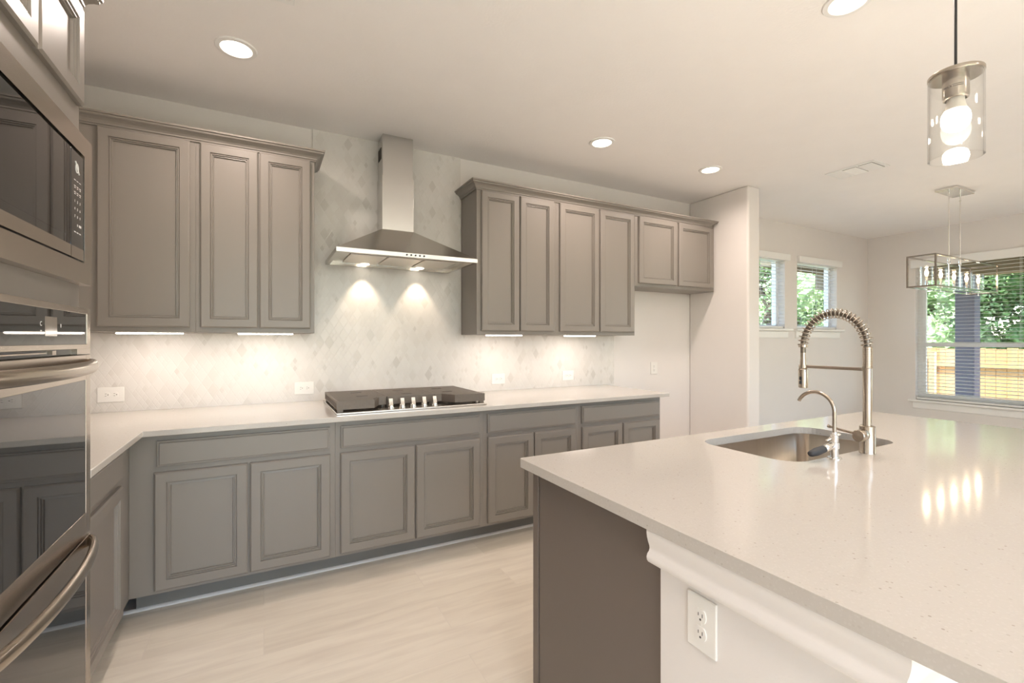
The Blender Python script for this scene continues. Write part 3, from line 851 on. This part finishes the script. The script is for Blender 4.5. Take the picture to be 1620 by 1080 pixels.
for x in (0.668, 0.737, 0.804, 0.873, 0.940):
    kb = MB().lathe([(0.021, 0), (0.021, 0.004), (0.0175, 0.006), (0.0165, 0.018), (0.014, 0.021)], (x, 2.785, 0.911), 24).build('knob', M['chrome'], ct, smooth=40)
    fin = MB().prism([(2.771, 0.928), (2.800, 0.928), (2.800, 0.946), (2.793, 0.966), (2.786, 0.967), (2.781, 0.948)], 'x', x - 0.012, x + 0.012)
    fin.build('knob_grip', M['chrome'], kb, bevel=0.002)

# ------------------------------------------------------------------ outlets and switches
def duplex(mbp, mbd, u, w):
    pass
def outlet_flat(label, group, cat='outlet', w=0.122, h=0.086):
    """duplex plate lying sideways; local x width, z height, front at -y"""
    t = thing('power_outlet', label, cat, (0, 0, 0), group)
    MB().box(-w / 2, w / 2, -0.006, 0, -h / 2, h / 2).build('cover_plate', M['plate'], t, bevel=0.003)
    for s in (-1, 1):
        r = MB(); seg = 20
        pts = [(s * 0.0195 + 0.0145 * math.copysign(min(1, abs(1.25 * math.cos(a))), math.cos(a)), 0.0165 * math.sin(a)) for a in [2 * PI * i / seg for i in range(seg)]]
        r.prism(pts, 'y', -0.0085, -0.006)
        ro = r.build('receptacle', M['plate'], t)
        sl = MB(); c = s * 0.0195
        sl.box(c - 0.006, c + 0.002, -0.0089, -0.0084, 0.005, 0.0068); sl.box(c - 0.006, c + 0.001, -0.0089, -0.0084, -0.0068, -0.005)
        sl.cyl((c + 0.008, -0.0084, 0), (c + 0.008, -0.0089, 0), 0.0026, seg=12)
        sl.build('slots', M['slot'], ro)
    MB().cyl((0, -0.006, 0), (0, -0.0072, 0), 0.003, seg=12).build('screw', M['plate'], t)
    return t
g = 'white outlets in the mosaic backsplash'
src = outlet_flat('white double outlet in the mosaic beside the oven tower', g)
src.location = (-0.777, TY0, 1.0)
for x, z, lab in ((0.242, 0.99, 'white double outlet in the mosaic just left of the cooktop'), (1.713, 0.996, 'white double outlet in the mosaic first right of the cooktop'), (2.411, 1.0, 'white double outlet near the right end of the mosaic')):
    c = copy_tree(src); c.location = (x, TY0, z); c['label'] = lab
c = copy_tree(src); c.location = (3.466, YB, 1.036); c.rotation_euler = (0, PI / 2, 0); c['label'] = 'white upright outlet on the bare alcove wall past the worktop end'; c['group'] = 'white upright outlets'
c = copy_tree(src); c.location = (0.82, 0.678, 0.712); c.rotation_euler = (Matrix.Rotation(-PI / 2, 3, 'Z') @ Matrix.Rotation(PI / 2, 3, 'Y')).to_euler(); c.scale = (0.95, 1, 0.86)
c['label'] = 'white upright double outlet on the half wall of the island'; c['group'] = 'white upright outlets'

# ------------------------------------------------------------------ oven tower
TX, TD, TA = -0.512, -0.494, -0.481      # face, door face, appliance face
TY = 1.930
tw = thing('oven_tower', 'tall taupe cabinet tower holding the microwave and wall oven at the left edge', 'cabinet', (TX, 1.545, 0))
MB().box(XL + 0.004, TX, 1.16, TY, 0.10, 2.43).build('carcass', M['cab'], tw, bevel=0.002)
MB().box(XL + 0.004, TX - 0.06, 1.16, TY, 0.0, 0.10).build('toe_kick', M['toe'], tw)
door(DOOR_PROF, 1.586, 1.912, 2.040, 2.340, TX, tw, 'door', 'left')
door(DOOR_PROF, 1.250, 1.578, 2.040, 2.340, TX, tw, 'door', 'left')
cm = crown('taupe crown molding topping the oven tower', [((TX, 1.16), (1, 0)), ((TX, TY), (0.9, 0.65)), ((XL + 0.004, TY), (0, 0.65))], 2.356, (TX, 1.5, 2.356))

mw = thing('microwave', 'black glass built-in microwave in the upper part of the oven tower', 'microwave', (TX, 1.545, 1.483))
def frame_x(y0, y1, z0, z1, iy0, iy1, iz0, iz1, x0, x1):
    mb = MB()
    mb.box(x0, x1, y0, iy0, z0, z1); mb.box(x0, x1, iy1, y1, z0, z1); mb.box(x0, x1, iy0, iy1, z0, iz0); mb.box(x0, x1, iy0, iy1, iz1, z1)
    return mb
frame_x(1.165, TY - 0.001, 1.483, 1.930, 1.232, 1.862, 1.545, 1.870, TX, TA).build('trim_frame', M['steeldark'], mw)
MB().box(TX, TA - 0.012, 1.232, 1.862, 1.545, 1.870).build('inner_gap', M['black'], mw)
dm = MB().box(TA - 0.012, TA - 0.002, 1.238, 1.753, 1.551, 1.862).build('door', M['blackglass'], mw, bevel=0.0015)
MB().box(TA - 0.004, TA - 0.0012, 1.238, 1.753, 1.551, 1.584).build('door_strip', M['steeldark'], dm)
MB().box(TA - 0.0035, TA - 0.0015, 1.270, 1.735, 1.605, 1.845).build('door_window', M['blackglass'], dm)
cp = MB().box(TA - 0.012, TA - 0.002, 1.757, 1.857, 1.551, 1.862).build('control_panel', M['blackglass'], mw, bevel=0.0015)
MB().box(TA - 0.004, TA - 0.0012, 1.757, 1.857, 1.551, 1.584).build('panel_strip', M['steeldark'], cp)
def put_text(mb, txt, size, y, z, x=TA - 0.0018):
    vs, fs = text_mesh(txt, size, 0.0002)
    mb.add([(x + p[2], y + p[0], z + p[1]) for p in vs], fs)
km = MB()
for r in range(3):
    for k in range(3): put_text(km, str(r * 3 + k + 1), 0.011, 1.786 + k * 0.021, 1.716 - r * 0.022)
for r, z in enumerate((1.776, 1.759, 1.741)):
    for k in range(3):
        y = 1.786 + k * 0.021
        km.box(TA - 0.0019, TA - 0.0016, y - 0.007, y + 0.007, z, z + 0.0022)
        if r: km.box(TA - 0.0019, TA - 0.0016, y - 0.005, y + 0.006, z - 0.005, z - 0.003)
put_text(km, '0', 0.011, 1.807, 1.648); km.box(TA - 0.0019, TA - 0.0016, 1.819, 1.838, 1.645, 1.652)
for k in range(3): km.box(TA - 0.0019, TA - 0.0016, 1.779 + k * 0.021, 1.793 + k * 0.021, 1.625, 1.628)
km.build('key_print', M['mark'], cp)
lg = MB()
lg.tube([(TA - 0.0018, 1.803 + 0.010 * math.cos(a), 1.815 + 0.013 * math.sin(a)) for a in [2 * PI * i / 24 for i in range(25)]], 0.0016, 6)
lg.tube([(TA - 0.0018, 1.790, 1.832), (TA - 0.0018, 1.797, 1.826), (TA - 0.0018, 1.804, 1.815), (TA - 0.0018, 1.812, 1.808), (TA - 0.0018, 1.820, 1.801)], 0.002, 6)
lg.build('emblem', M['mark'], cp)

ov = thing('wall_oven', 'stainless double wall oven with dark glass doors in the oven tower', 'oven', (TX, 1.54, 0.13))
frame_x(1.165, 1.915, 1.286, 1.409, 1.20, 1.885, 1.300, 1.392, TX, TA).build('panel_frame', M['steeldark'], ov, bevel=0.001)
op = MB().box(TX, TA - 0.002, 1.20, 1.885, 1.300, 1.392).build('control_panel', M['ovenglass'], ov)
MB().box(TA - 0.003, TA - 0.0015, 1.577, 1.653, 1.322, 1.372).build('display', M['display'], op)
om = MB(); put_text(om, 'C', 0.016, 1.553, 1.352); put_text(om, '8', 0.014, 1.680, 1.350); om.box(TA - 0.0019, TA - 0.0016, 1.549, 1.558, 1.334, 1.3365)
om.build('panel_print', M['mark'], op)
MB().box(TX, TA - 0.014, 1.165, 1.915, 1.270, 1.286).build('vent_gap', M['black'], ov)
MB().box(TA - 0.014, TA - 0.006, 1.20, 1.60, 1.277, 1.280).build('vent_louvre', M['steeldark'], ov)
MB().box(TA - 0.014, TA - 0.004, 1.63, 1.655, 1.273, 1.284).build('latch', M['steeldark'], ov)
MB().box(TA - 0.014, TA - 0.001, 1.80, 1.915, 1.270, 1.286).build('corner_block', M['steeldark'], ov)
def oven_door(z0, z1, gz0, gz1, hz, out):
    d = frame_x(1.165, 1.915, z0, z1, 1.207, 1.876, gz0, gz1, TX, TA).build('oven_door', M['steeldark'], ov, bevel=0.0015)
    MB().box(TX, TA - 0.0015, 1.207, 1.876, gz0, gz1).build('door_glass', M['ovenglass'], d)
    pts = []; n = 40
    for i in range(n + 1):
        s = i / n; y = 1.190 + s * 0.705
        k = math.sin(PI * s) ** 0.55
        pts.append((TA + 0.004 + out * k, y, hz - 0.002 * k))
    MB().tube(pts, 0.011, 14, rz=0.019).build('handle', M['nickel'], d, smooth=60)
    return d
oven_door(0.716, 1.268, 0.783, 1.190, 1.236, 0.050)
oven_door(0.130, 0.706, 0.200, 0.640, 0.690, 0.050)

# ------------------------------------------------------------------ island
isl = thing('kitchen_island', 'dark taupe island cabinet with a white half wall under its near side', 'island', (1.95, 0.9, 0))
cb = MB()      # open around the sink bowl
cb.box(0.845, 1.50, 0.80, 1.37, 0.105, 0.868); cb.box(2.37, 3.05, 0.80, 1.37, 0.105, 0.868); cb.box(1.50, 2.37, 0.80, 1.37, 0.105, 0.60)
cb.box(1.50, 2.37, 1.364, 1.37, 0.60, 0.868); cb.box(1.50, 2.37, 0.80, 0.89, 0.60, 0.868)
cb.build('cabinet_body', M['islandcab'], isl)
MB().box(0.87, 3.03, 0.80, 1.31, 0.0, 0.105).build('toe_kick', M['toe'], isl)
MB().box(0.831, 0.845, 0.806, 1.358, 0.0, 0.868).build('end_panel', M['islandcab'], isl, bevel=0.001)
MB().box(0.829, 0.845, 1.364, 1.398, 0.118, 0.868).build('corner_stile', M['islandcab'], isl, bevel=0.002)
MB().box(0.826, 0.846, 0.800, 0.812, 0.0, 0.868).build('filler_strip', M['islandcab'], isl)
for k in range(4):
    a = 0.86 + k * 0.55
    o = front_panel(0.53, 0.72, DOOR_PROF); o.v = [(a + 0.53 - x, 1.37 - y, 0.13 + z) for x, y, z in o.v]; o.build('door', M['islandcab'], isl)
MB().box(0.82, 3.08, 0.335, 0.799, 0.0, 0.868).build('half_wall', M['wall'], isl, bevel=0.003)
APR = [(0.0, 0.8685), (0.027, 0.8685), (0.027, 0.860), (0.0255, 0.850), (0.022, 0.838), (0.0185, 0.829), (0.0175, 0.822), (0.0195, 0.816), (0.0245, 0.811), (0.027, 0.804), (0.026, 0.797), (0.022, 0.791), (0.015, 0.787), (0.0, 0.786)]
MB().sweep(APR, [((0.82, 0.815), (-1, 0)), ((0.82, 0.335), (-1, -1)), ((3.08, 0.335), (1, -1)), ((3.08, 0.815), (1, 0))]).build('apron_molding', M['wall'], isl, smooth=35)

# island worktop with the sink cut-out
def rrect(x0, x1, y0, y1, r, seg=8):
    pts = []
    for cx_, cy_, a0 in ((x1 - r, y0 + r, -PI / 2), (x1 - r, y1 - r, 0), (x0 + r, y1 - r, PI / 2), (x0 + r, y0 + r, PI)):
        for i in range(seg + 1):
            a = a0 + PI / 2 * i / seg
            pts.append((cx_ + r * math.cos(a), cy_ + r * math.sin(a)))
    return pts
IX0, IX1, IY0, IY1 = 0.789, 3.118, 0.10, 1.425
hole = rrect(1.560, 2.290, 0.925, 1.325, 0.085)
itop = counter(rrect(IX0, IX1, IY0, IY1, 0.012, 4), hole, 0.8695, 0.900, 'countertop', (1.95, 0.76, 0.8695), 0.0035)
tag(itop, 'large speckled white quartz worktop on the island around the sink', 'countertop')
# the sink
sk = thing('kitchen_sink', 'undermount stainless steel sink set in the island worktop', 'sink', (1.93, 1.13, 0.66))
lay = [(0.0, 0.8690, 0.075), (0.004, 0.8690, 0.060), (0.004, 0.862, 0.058), (0.014, 0.70, 0.050), (0.045, 0.675, 0.04), (0.20, 0.668, 0.02)]
mb = MB(); n = None
for d, z, r in lay:
    lp = rrect(1.548 + d - (0.012 if d == 0 else 0), 2.318 - d + (0.012 if d == 0 else 0), 0.912 + d - (0.012 if d == 0 else 0), 1.348 - d + (0.012 if d == 0 else 0), r)
    n = len(lp); mb.v += [(x, y, z) for x, y in lp]
for i in range(len(lay) - 1):
    for k in range(n):
        l = (k + 1) % n; mb.f.append((i * n + k, i * n + l, (i + 1) * n + l, (i + 1) * n + k))
mb.f.append(tuple((len(lay) - 1) * n + k for k in range(n)))
ob = mb.build('bowl', M['sinksteel'], sk, smooth=50)
s_ = ob.modifiers.new('sheet', 'SOLIDIFY'); s_.thickness = 0.0015; s_.offset = -1 
MB().lathe([(0.045, 0), (0.045, 0.004), (0.030, 0.004), (0.028, 0.001)], (1.93, 1.13, 0.669), 24).build('drain', M['chrome'], sk, smooth=40)

# pull-down spring faucet
fx, fy = 1.950, 0.890
fc = thing('spring_faucet', 'tall brushed nickel spring faucet standing behind the sink', 'faucet', (fx, fy, 0.9))
MB().lathe([(0.0255, 0), (0.0255, 0.002), (0.0247, 0.004), (0.0247, 0.098), (0.022, 0.100), (0.014, 0.100)], (fx, fy, 0.9), 36).build('base', M['nickel'], fc, smooth=40)
hub = MB(); hub.cyl((fx - 0.020, fy, 0.968), (fx - 0.030, fy, 0.968), 0.018, seg=28)
hub.build('hub_collar', M['darkmetal'], fc, smooth=40)
lv = MB(); lv.lathe([(0.0, 0), (0.0205, 0.0), (0.0215, 0.002), (0.0215, 0.034), (0.019, 0.037), (0.0, 0.037)], (fx - 0.028, fy, 0.968), 28, Matrix.Rotation(-PI / 2, 3, 'Y'), close=False)
lv.tube([(fx - 0.046, fy + 0.012, 0.971), (fx - 0.046, fy + 0.06, 0.977), (fx - 0.046, fy + 0.105, 0.984)], [0.0052, 0.0045, 0.0042], 12)
lv.lathe([(0.0, -0.006), (0.0065, -0.004), (0.0065, 0.004), (0.0, 0.006)], (fx - 0.046, fy + 0.107, 0.9845), 14, Matrix.Rotation(PI / 2, 3, 'X'), close=False)
lv.build('lever', M['nickel'], fc, smooth=45)
MB().lathe([(0.0141, 0), (0.0141, 0.212), (0.0132, 0.214)], (fx, fy, 0.999), 32).build('column', M['nickel'], fc, smooth=40)
pf = [(0.0148, 0.0)]
for k in range(12):
    z = 0.004 + k * 0.0062; pf += [(0.0155, z), (0.0155, z + 0.0036), (0.0136, z + 0.0042), (0.0136, z + 0.0060)]
pf += [(0.0148, 0.080)]
MB().lathe(pf, (fx, fy, 1.209), 32).build('ribbed_sleeve', M['nickel'], fc, smooth=40)
ac, ry, rz_ = fy + 0.115, 0.115, 0.128
def arch(s):
    a = PI * (1 - s); return Vector((fx, ac + ry * math.cos(a), 1.289 + rz_ * math.sin(a)))
hp = [arch(i / 60) for i in range(61)]
MB().tube([(fx, fy, 1.27)] + hp + [(fx, fy + 0.23, 1.262)], 0.0098, 12).build('hose', M['hose'], fc, smooth=60)
turns = 25; seg = turns * 18; sp = []
for i in range(seg + 1):
    s = i / seg; c = arch(s); t_ = (arch(min(1, s + 0.004)) - arch(max(0, s - 0.004))).normalized()
    nx = Vector((1, 0, 0)); ny = t_.cross(nx)
    a = 2 * PI * turns * s
    sp.append(c + (nx * math.cos(a) + ny * math.sin(a)) * 0.0180)
MB().tube(sp, 0.0021, 6).build('spring', M['nickel'], fc, smooth=70)
hy = fy + 0.230
MB().lathe([(0.012, 0), (0.0168, 0.001), (0.0168, 0.012), (0.012, 0.013)], (fx, hy, 1.283), 26).build('spring_collar', M['nickel'], fc, smooth=40)
MB().box(fx - 0.0055, fx + 0.0055, fy + 0.013, hy - 0.012, 1.1995, 1.2115).build('support_arm', M['nickel'], fc, bevel=0.002)
MB().lathe([(0.0135, 0), (0.0158, 0), (0.0158, 0.013), (0.0135, 0.013)], (fx, hy, 1.199), 26).build('holder_ring', M['nickel'], fc, smooth=40)
hd = MB().lathe([(0.0, 0.0), (0.0150, 0.0), (0.0172, 0.002), (0.0172, 0.074), (0.0158, 0.078), (0.0132, 0.081), (0.0118, 0.098), (0.0102, 0.125), (0.0098, 0.144)], (fx, hy, 1.118), 30, close=False).build('spray_head', M['nickel'], fc, smooth=40)
sb = MB(); sb.box(fx - 0.0185, fx - 0.014, hy - 0.005, hy + 0.005, 1.150, 1.164); sb.box(fx - 0.0185, fx - 0.014, hy - 0.005, hy + 0.005, 1.134, 1.147)
sb.build('spray_buttons', M['rubber'], hd)

# slim filtered-water faucet
gx, gy = 1.756, 0.902
gf = thing('water_faucet', 'slim curved water faucet with a black tipped lever at the sink edge', 'faucet', (gx, gy, 0.9))
MB().lathe([(0.0225, 0), (0.0225, 0.003), (0.0205, 0.005), (0.0125, 0.005)], (gx, gy, 0.9), 28).build('flange', M['chrome'], gf, smooth=40)
MB().lathe([(0.0118, 0), (0.0118, 0.030), (0.0148, 0.032), (0.0148, 0.052), (0.0118, 0.054), (0.0118, 0.078), (0.0085, 0.080), (0.0085, 0.088)], (gx, gy, 0.904), 28).build('body', M['chrome'], gf, smooth=40)
pts = [(gx, gy, 0.985), (gx, gy, 1.03), (gx, gy, 1.06)]
for i in range(1, 25):
    a = PI - i / 24 * (PI * 0.86)
    pts.append((gx, gy + 0.064 + 0.064 * math.cos(a), 1.06 + 0.066 * math.sin(a)))
MB().tube(pts, 0.0062, 14).build('spout', M['nickel'], gf, smooth=60)
lev = MB()
base = Vector((gx - 0.012, gy, 0.946)); tip = Vector((gx - 0.132, gy + 0.010, 0.927))
def blade(mb, a, b, w0, w1, h0, h1):
    d = (b - a).normalized(); sd = d.cross(Vector((0, 0, 1))).normalized(); up = sd.cross(d)
    v = []
    for p, w, h in ((a, w0, h0), (a.lerp(b, .55), (w0 + w1) * .62, (h0 + h1) * .62), (a.lerp(b, .92), w1, h1), (b, w1 * .55, h1 * .5)):
        for q in range(12):
            an = 2 * PI * q / 12; v.append(p + sd * w * math.cos(an) + up * h * math.sin(an))
    f = [(i * 12 + q, i * 12 + (q + 1) % 12, (i + 1) * 12 + (q + 1) % 12, (i + 1) * 12 + q) for i in range(3) for q in range(12)]
    f += [tuple(range(12))[::-1], tuple(36 + q for q in range(12))]
    return mb.add(v, f)
m1 = base.lerp(tip, 0.42)
ll = blade(MB(), base, m1, 0.010, 0.013, 0.010, 0.011).build('lever', M['chrome'], gf, smooth=60)
blade(MB(), m1 - (tip - base) * 0.03, tip, 0.0135, 0.011, 0.0115, 0.0095).build('lever_pad', M['rubber'], ll, smooth=60)
blade(MB(), Vector((gx - 0.020, gy + 0.015, 0.962)), Vector((gx + 0.026, gy - 0.004, 0.985)), 0.0045, 0.010, 0.003, 0.005).build('lever', M['chrome'], gf, smooth=60)

# ------------------------------------------------------------------ ceiling fixtures
dl = thing('ceiling_light', 'round recessed ceiling light above the left wall cabinets', 'ceiling light', (0, 0, ZC), 'recessed ceiling lights')
rg = MB()
prof = [(0.066, -0.001), (0.070, -0.008), (0.074, -0.009), (0.090, -0.006), (0.093, -0.002), (0.093, 0.0)]
rg.lathe(prof, (0, 0, ZC), 40, close=False)
rg.v = [(x, y, z) for x, y, z in rg.v]; rg.build('trim_ring', M['trimwhite'], dl, smooth=40)
MB().lathe([(0.0, -0.004), (0.067, -0.004), (0.067, -0.001), (0.0, -0.001)], (0, 0, ZC), 32, close=False).build('lens', M['lens'], dl)
area_lamp('ceiling_light_glow', (0, 0, -0.011), 4.7, 0.13, parent=dl, spread=math.radians(160))
dl.location = (-0.12, 2.676, ZC)
for x, y, lab in ((2.181, 2.69, 'round recessed ceiling light above the tall cabinets right of the hood'), (3.336, 2.683, 'round recessed ceiling light nearest the refrigerator alcove'), (2.205, 1.08, 'round recessed ceiling light cut by the top edge, near the pendant')):
    c = copy_tree(dl); c.location = (x, y, ZC); c['label'] = lab
# unseen lamps added to light the room; the last, over the aisle, is inferred
for x, y in ((0.2, -1.0), (2.6, -1.0), (5.2, -1.0), (0.2, -2.3), (2.6, -2.3), (5.2, -2.3), (-0.08, 1.06)):
    area_lamp('unseen_downlight', (x, y, ZC - 0.012), (5 if x < 4 else 1.5) if y < 0 else 2.6, 0.14, spread=math.radians(160))
    ring = struct(MB().lathe([(px_ + 0.0, pz_) for px_, pz_ in prof], (x, y, ZC), 32, close=False), 'unseen_lamp_trim', M['trimwhite'], origin=(x, y, ZC))
    MB().lathe([(0.0, -0.004), (0.067, -0.004), (0.067, -0.001), (0.0, -0.001)], (x, y, ZC), 24, close=False).build('lens', M['lens'], ring)

vt = thing('ceiling_vent', 'white ceiling register with three louvred panels, beyond the island', 'vent', (4.435, 2.104, ZC))
MB().box(4.305, 4.565, 1.917, 2.291, ZC - 0.006, ZC).build('frame', M['trimwhite'], vt, bevel=0.003)
for k, (ya, yb_) in enumerate(((2.178, 2.268), (2.062, 2.162), (1.945, 2.046))):
    pm = MB().box(4.332, 4.540, ya, yb_, ZC - 0.0075, ZC - 0.006).build('louvre_panel', M['slot'] if k == 2 else (M['ventgrey'] if k == 1 else M['trimwhite']), vt)
    lm = MB()
    if k == 1:
        for q in range(9): lm.prism([(ya + 0.004 + q * 0.0108, ZC - 0.0076), (ya + 0.010 + q * 0.0108, ZC - 0.012), (ya + 0.011 + q * 0.0108, ZC - 0.0076)], 'x', 4.335, 4.537)
    else:
        for q in range(15): lm.prism([(4.336 + q * 0.0135, ZC - 0.0076), (4.344 + q * 0.0135, ZC - 0.012), (4.3455 + q * 0.0135, ZC - 0.0076)], 'y', ya + 0.003, yb_ - 0.003)
    lm.build('louvres', M['trimwhite'], pm)
v2 = thing('ceiling_vent', 'white ceiling register cut off by the top edge, left of centre', 'vent', (0.02, 2.05, ZC))
MB().box(-0.10, 0.116, 1.86, 2.217, ZC - 0.006, ZC).build('frame', M['trimwhite'], v2, bevel=0.003)
lm = MB()
for q in range(14): lm.prism([(-0.072 + q * 0.0125, ZC - 0.0062), (-0.065 + q * 0.0125, ZC - 0.011), (-0.0635 + q * 0.0125, ZC - 0.0062)], 'y', 1.89, 2.187)
lm.build('louvres', M['trimwhite'], v2)

# pendant over the island
px, py = 2.121, 0.700
pd = thing('pendant_light', 'clear glass cylinder pendant with a glowing bulb over the island', 'pendant light', (px, py, ZC))
MB().lathe([(0.060, 0), (0.060, -0.018), (0.050, -0.024), (0.006, -0.026)], (px, py, ZC), 32).build('ceiling_canopy', M['nickel'], pd, smooth=40)
MB().cyl((px, py, 2.248), (px, py, ZC - 0.02), 0.0042, seg=12).build('cord', M['black'], pd, smooth=40)
PZ = 2.232
MB().lathe([(0.0, 0.018), (0.013, 0.018), (0.013, 0.007), (0.0735, 0.007), (0.0745, 0.005), (0.0745, -0.005), (0.0735, -0.007), (0.0, -0.007)], (px, py, PZ), 48, close=False).build('cap_disc', M['nickel'], pd, smooth=30)
so = MB().lathe([(0.0355, -0.007), (0.0355, -0.075), (0.0340, -0.082), (0.0290, -0.084), (0.0285, -0.072), (0.0, -0.070)], (px, py, PZ), 40, close=False).build('socket', M['nickel'], pd, smooth=30)
def wrap_text(mb, txt, size, ang, z, r):
    vs, fs = text_mesh(txt, size, 0.0001)
    out = []
    for p in vs:
        a = ang + p[0] / r
        out.append((px + (r + 0.0003 + p[2]) * math.cos(a), py + (r + 0.0003 + p[2]) * math.sin(a), z + p[1]))
    mb.add(out, fs)
wt_ = MB(); cam_ang = math.atan2(-py, -px)
wrap_text(wt_, 'MAX', 0.0135, cam_ang - 0.62, PZ - 0.047, 0.0355)
for dz in (-0.0425, -0.0485):
    for k in range(7):
        a0 = cam_ang - 0.20 + k * 0.115
        wt_.add([(px + 0.0359 * math.cos(a), py + 0.0359 * math.sin(a), PZ + dz + z) for a, z in ((a0, -.0012), (a0 + 0.085, -.0012), (a0 + 0.085, .0012), (a0, .0012))], [(0, 1, 2, 3)])
wt_.build('socket_print', M['markdark'], so)
gl = MB().lathe([(0.0735, -0.007), (0.0735, -0.288), (0.0700, -0.288), (0.0700, -0.007)], (px, py, PZ), 56, close=False).build('glass_shade', M['glass'], pd, smooth=40)
bn = MB().lathe([(0.0, -0.062), (0.0225, -0.064), (0.0235, -0.088), (0.026, -0.104), (0.0315, -0.122)], (px, py, PZ), 32, close=False).build('bulb', M['bulbneck'], pd, smooth=50)
gp = [(0.0315, -0.122), (0.0375, -0.134), (0.0400, -0.150), (0.0385, -0.166), (0.033, -0.180), (0.023, -0.190), (0.010, -0.1955), (0.0, -0.196)]
MB().lathe(gp, (px, py, PZ), 32, close=False).build('bulb_globe', M['bulb'], bn, smooth=50)
d = bpy.data.lights.new('pendant_glow', 'POINT'); d.energy = 5; d.color = (1, 0.85, 0.68); d.shadow_soft_size = 0.04
o = bpy.data.objects.new('pendant_glow', d); COL.objects.link(o); o.parent = pd; o.location = (0, 0, PZ - 0.245 - ZC)

# dining chandelier
cx, cy = 5.885, 1.95
cd = thing('dining_chandelier', 'rectangular polished nickel chandelier with five candle bulbs in the dining nook', 'chandelier', (cx, cy, ZC))
MB().box(cx - 0.20, cx + 0.20, cy - 0.082, cy + 0.082, ZC - 0.022, ZC).build('ceiling_canopy', M['chrome'], cd, bevel=0.003)
bx0, bx1, by0, by1, bz0, bz1 = 5.19, 6.58, 1.842, 2.058, 1.792, 2.080
b = 0.013; fr = MB()
for y in (by0, by1 - b):
    for z in (bz0, bz1 - b): fr.box(bx0, bx1, y, y + b, z, z + b)
for x in (bx0, bx1 - b):
    for z in (bz0, bz1 - b): fr.box(x, x + b, by0 + b, by1 - b, z, z + b)
    for y in (by0, by1 - b): fr.box(x, x + b, y, y + b, bz0 + b, bz1 - b)
fr.build('frame', M['bar'], cd)
for x in (cx - 0.125, cx + 0.125):
    rd = MB(); rd.cyl((x, cy, bz0 + 0.02), (x, cy, ZC - 0.022), 0.0055, seg=12); rd.lathe([(0.006, -0.03), (0.012, -0.028), (0.012, 0.02), (0.006, 0.024)], (x, cy, bz1 - 0.006), 14)
    rd.lathe([(0.0055, 0), (0.009, 0.003), (0.009, 0.012), (0.0055, 0.015)], (x, cy, ZC - 0.09), 12)
    rd.build('hanging_rod', M['chrome'], cd, smooth=40)
MB().box(bx0 + 0.05, bx1 - 0.05, cy - 0.009, cy + 0.009, bz0 + 0.004, bz0 + 0.016).build('candle_bar', M['chrome'], cd)
st = MB()
for x in (bx0 + 0.05, bx1 - 0.06): st.box(x, x + 0.01, by0 + b, by1 - b, bz0 + 0.004, bz0 + 0.013)
st.build('cross_bar', M['chrome'], cd)
for k in range(5):
    x = 5.300 + k * 0.2855
    MB().lathe([(0.0, -0.030), (0.004, -0.028), (0.006, -0.020), (0.004, -0.012), (0.004, 0.0)], (x, cy, bz0 + 0.004), 12, close=False).build('finial', M['chrome'], cd, smooth=40)
    sc = MB().lathe([(0.034, 0.0), (0.034, 0.004), (0.009, 0.006), (0.009, 0.085), (0.007, 0.088)], (x, cy, bz0 + 0.016), 18).build('candle', M['chrome'], cd, smooth=40)
    MB().lathe([(0.007, 0.0), (0.012, 0.014), (0.0145, 0.030), (0.012, 0.046), (0.006, 0.062), (0.0, 0.072)], (x, cy, bz0 + 0.104), 16, close=False).build('flame_bulb', M['flame'], sc, smooth=60)
    MB().lathe([(0.045, 0.0), (0.045, 0.178), (0.0425, 0.178), (0.0425, 0.0)], (x, cy, bz0 + 0.017), 28, close=False).build('glass_shade', M['candleglass'], cd, smooth=40)
    d = bpy.data.lights.new('candle_glow', 'POINT'); d.energy = 0.4; d.color = (1, 0.75, 0.48); d.shadow_soft_size = 0.015
    o = bpy.data.objects.new('candle_glow', d); COL.objects.link(o); o.parent = cd; o.location = (x - cx, 0, bz0 + 0.195 - ZC)
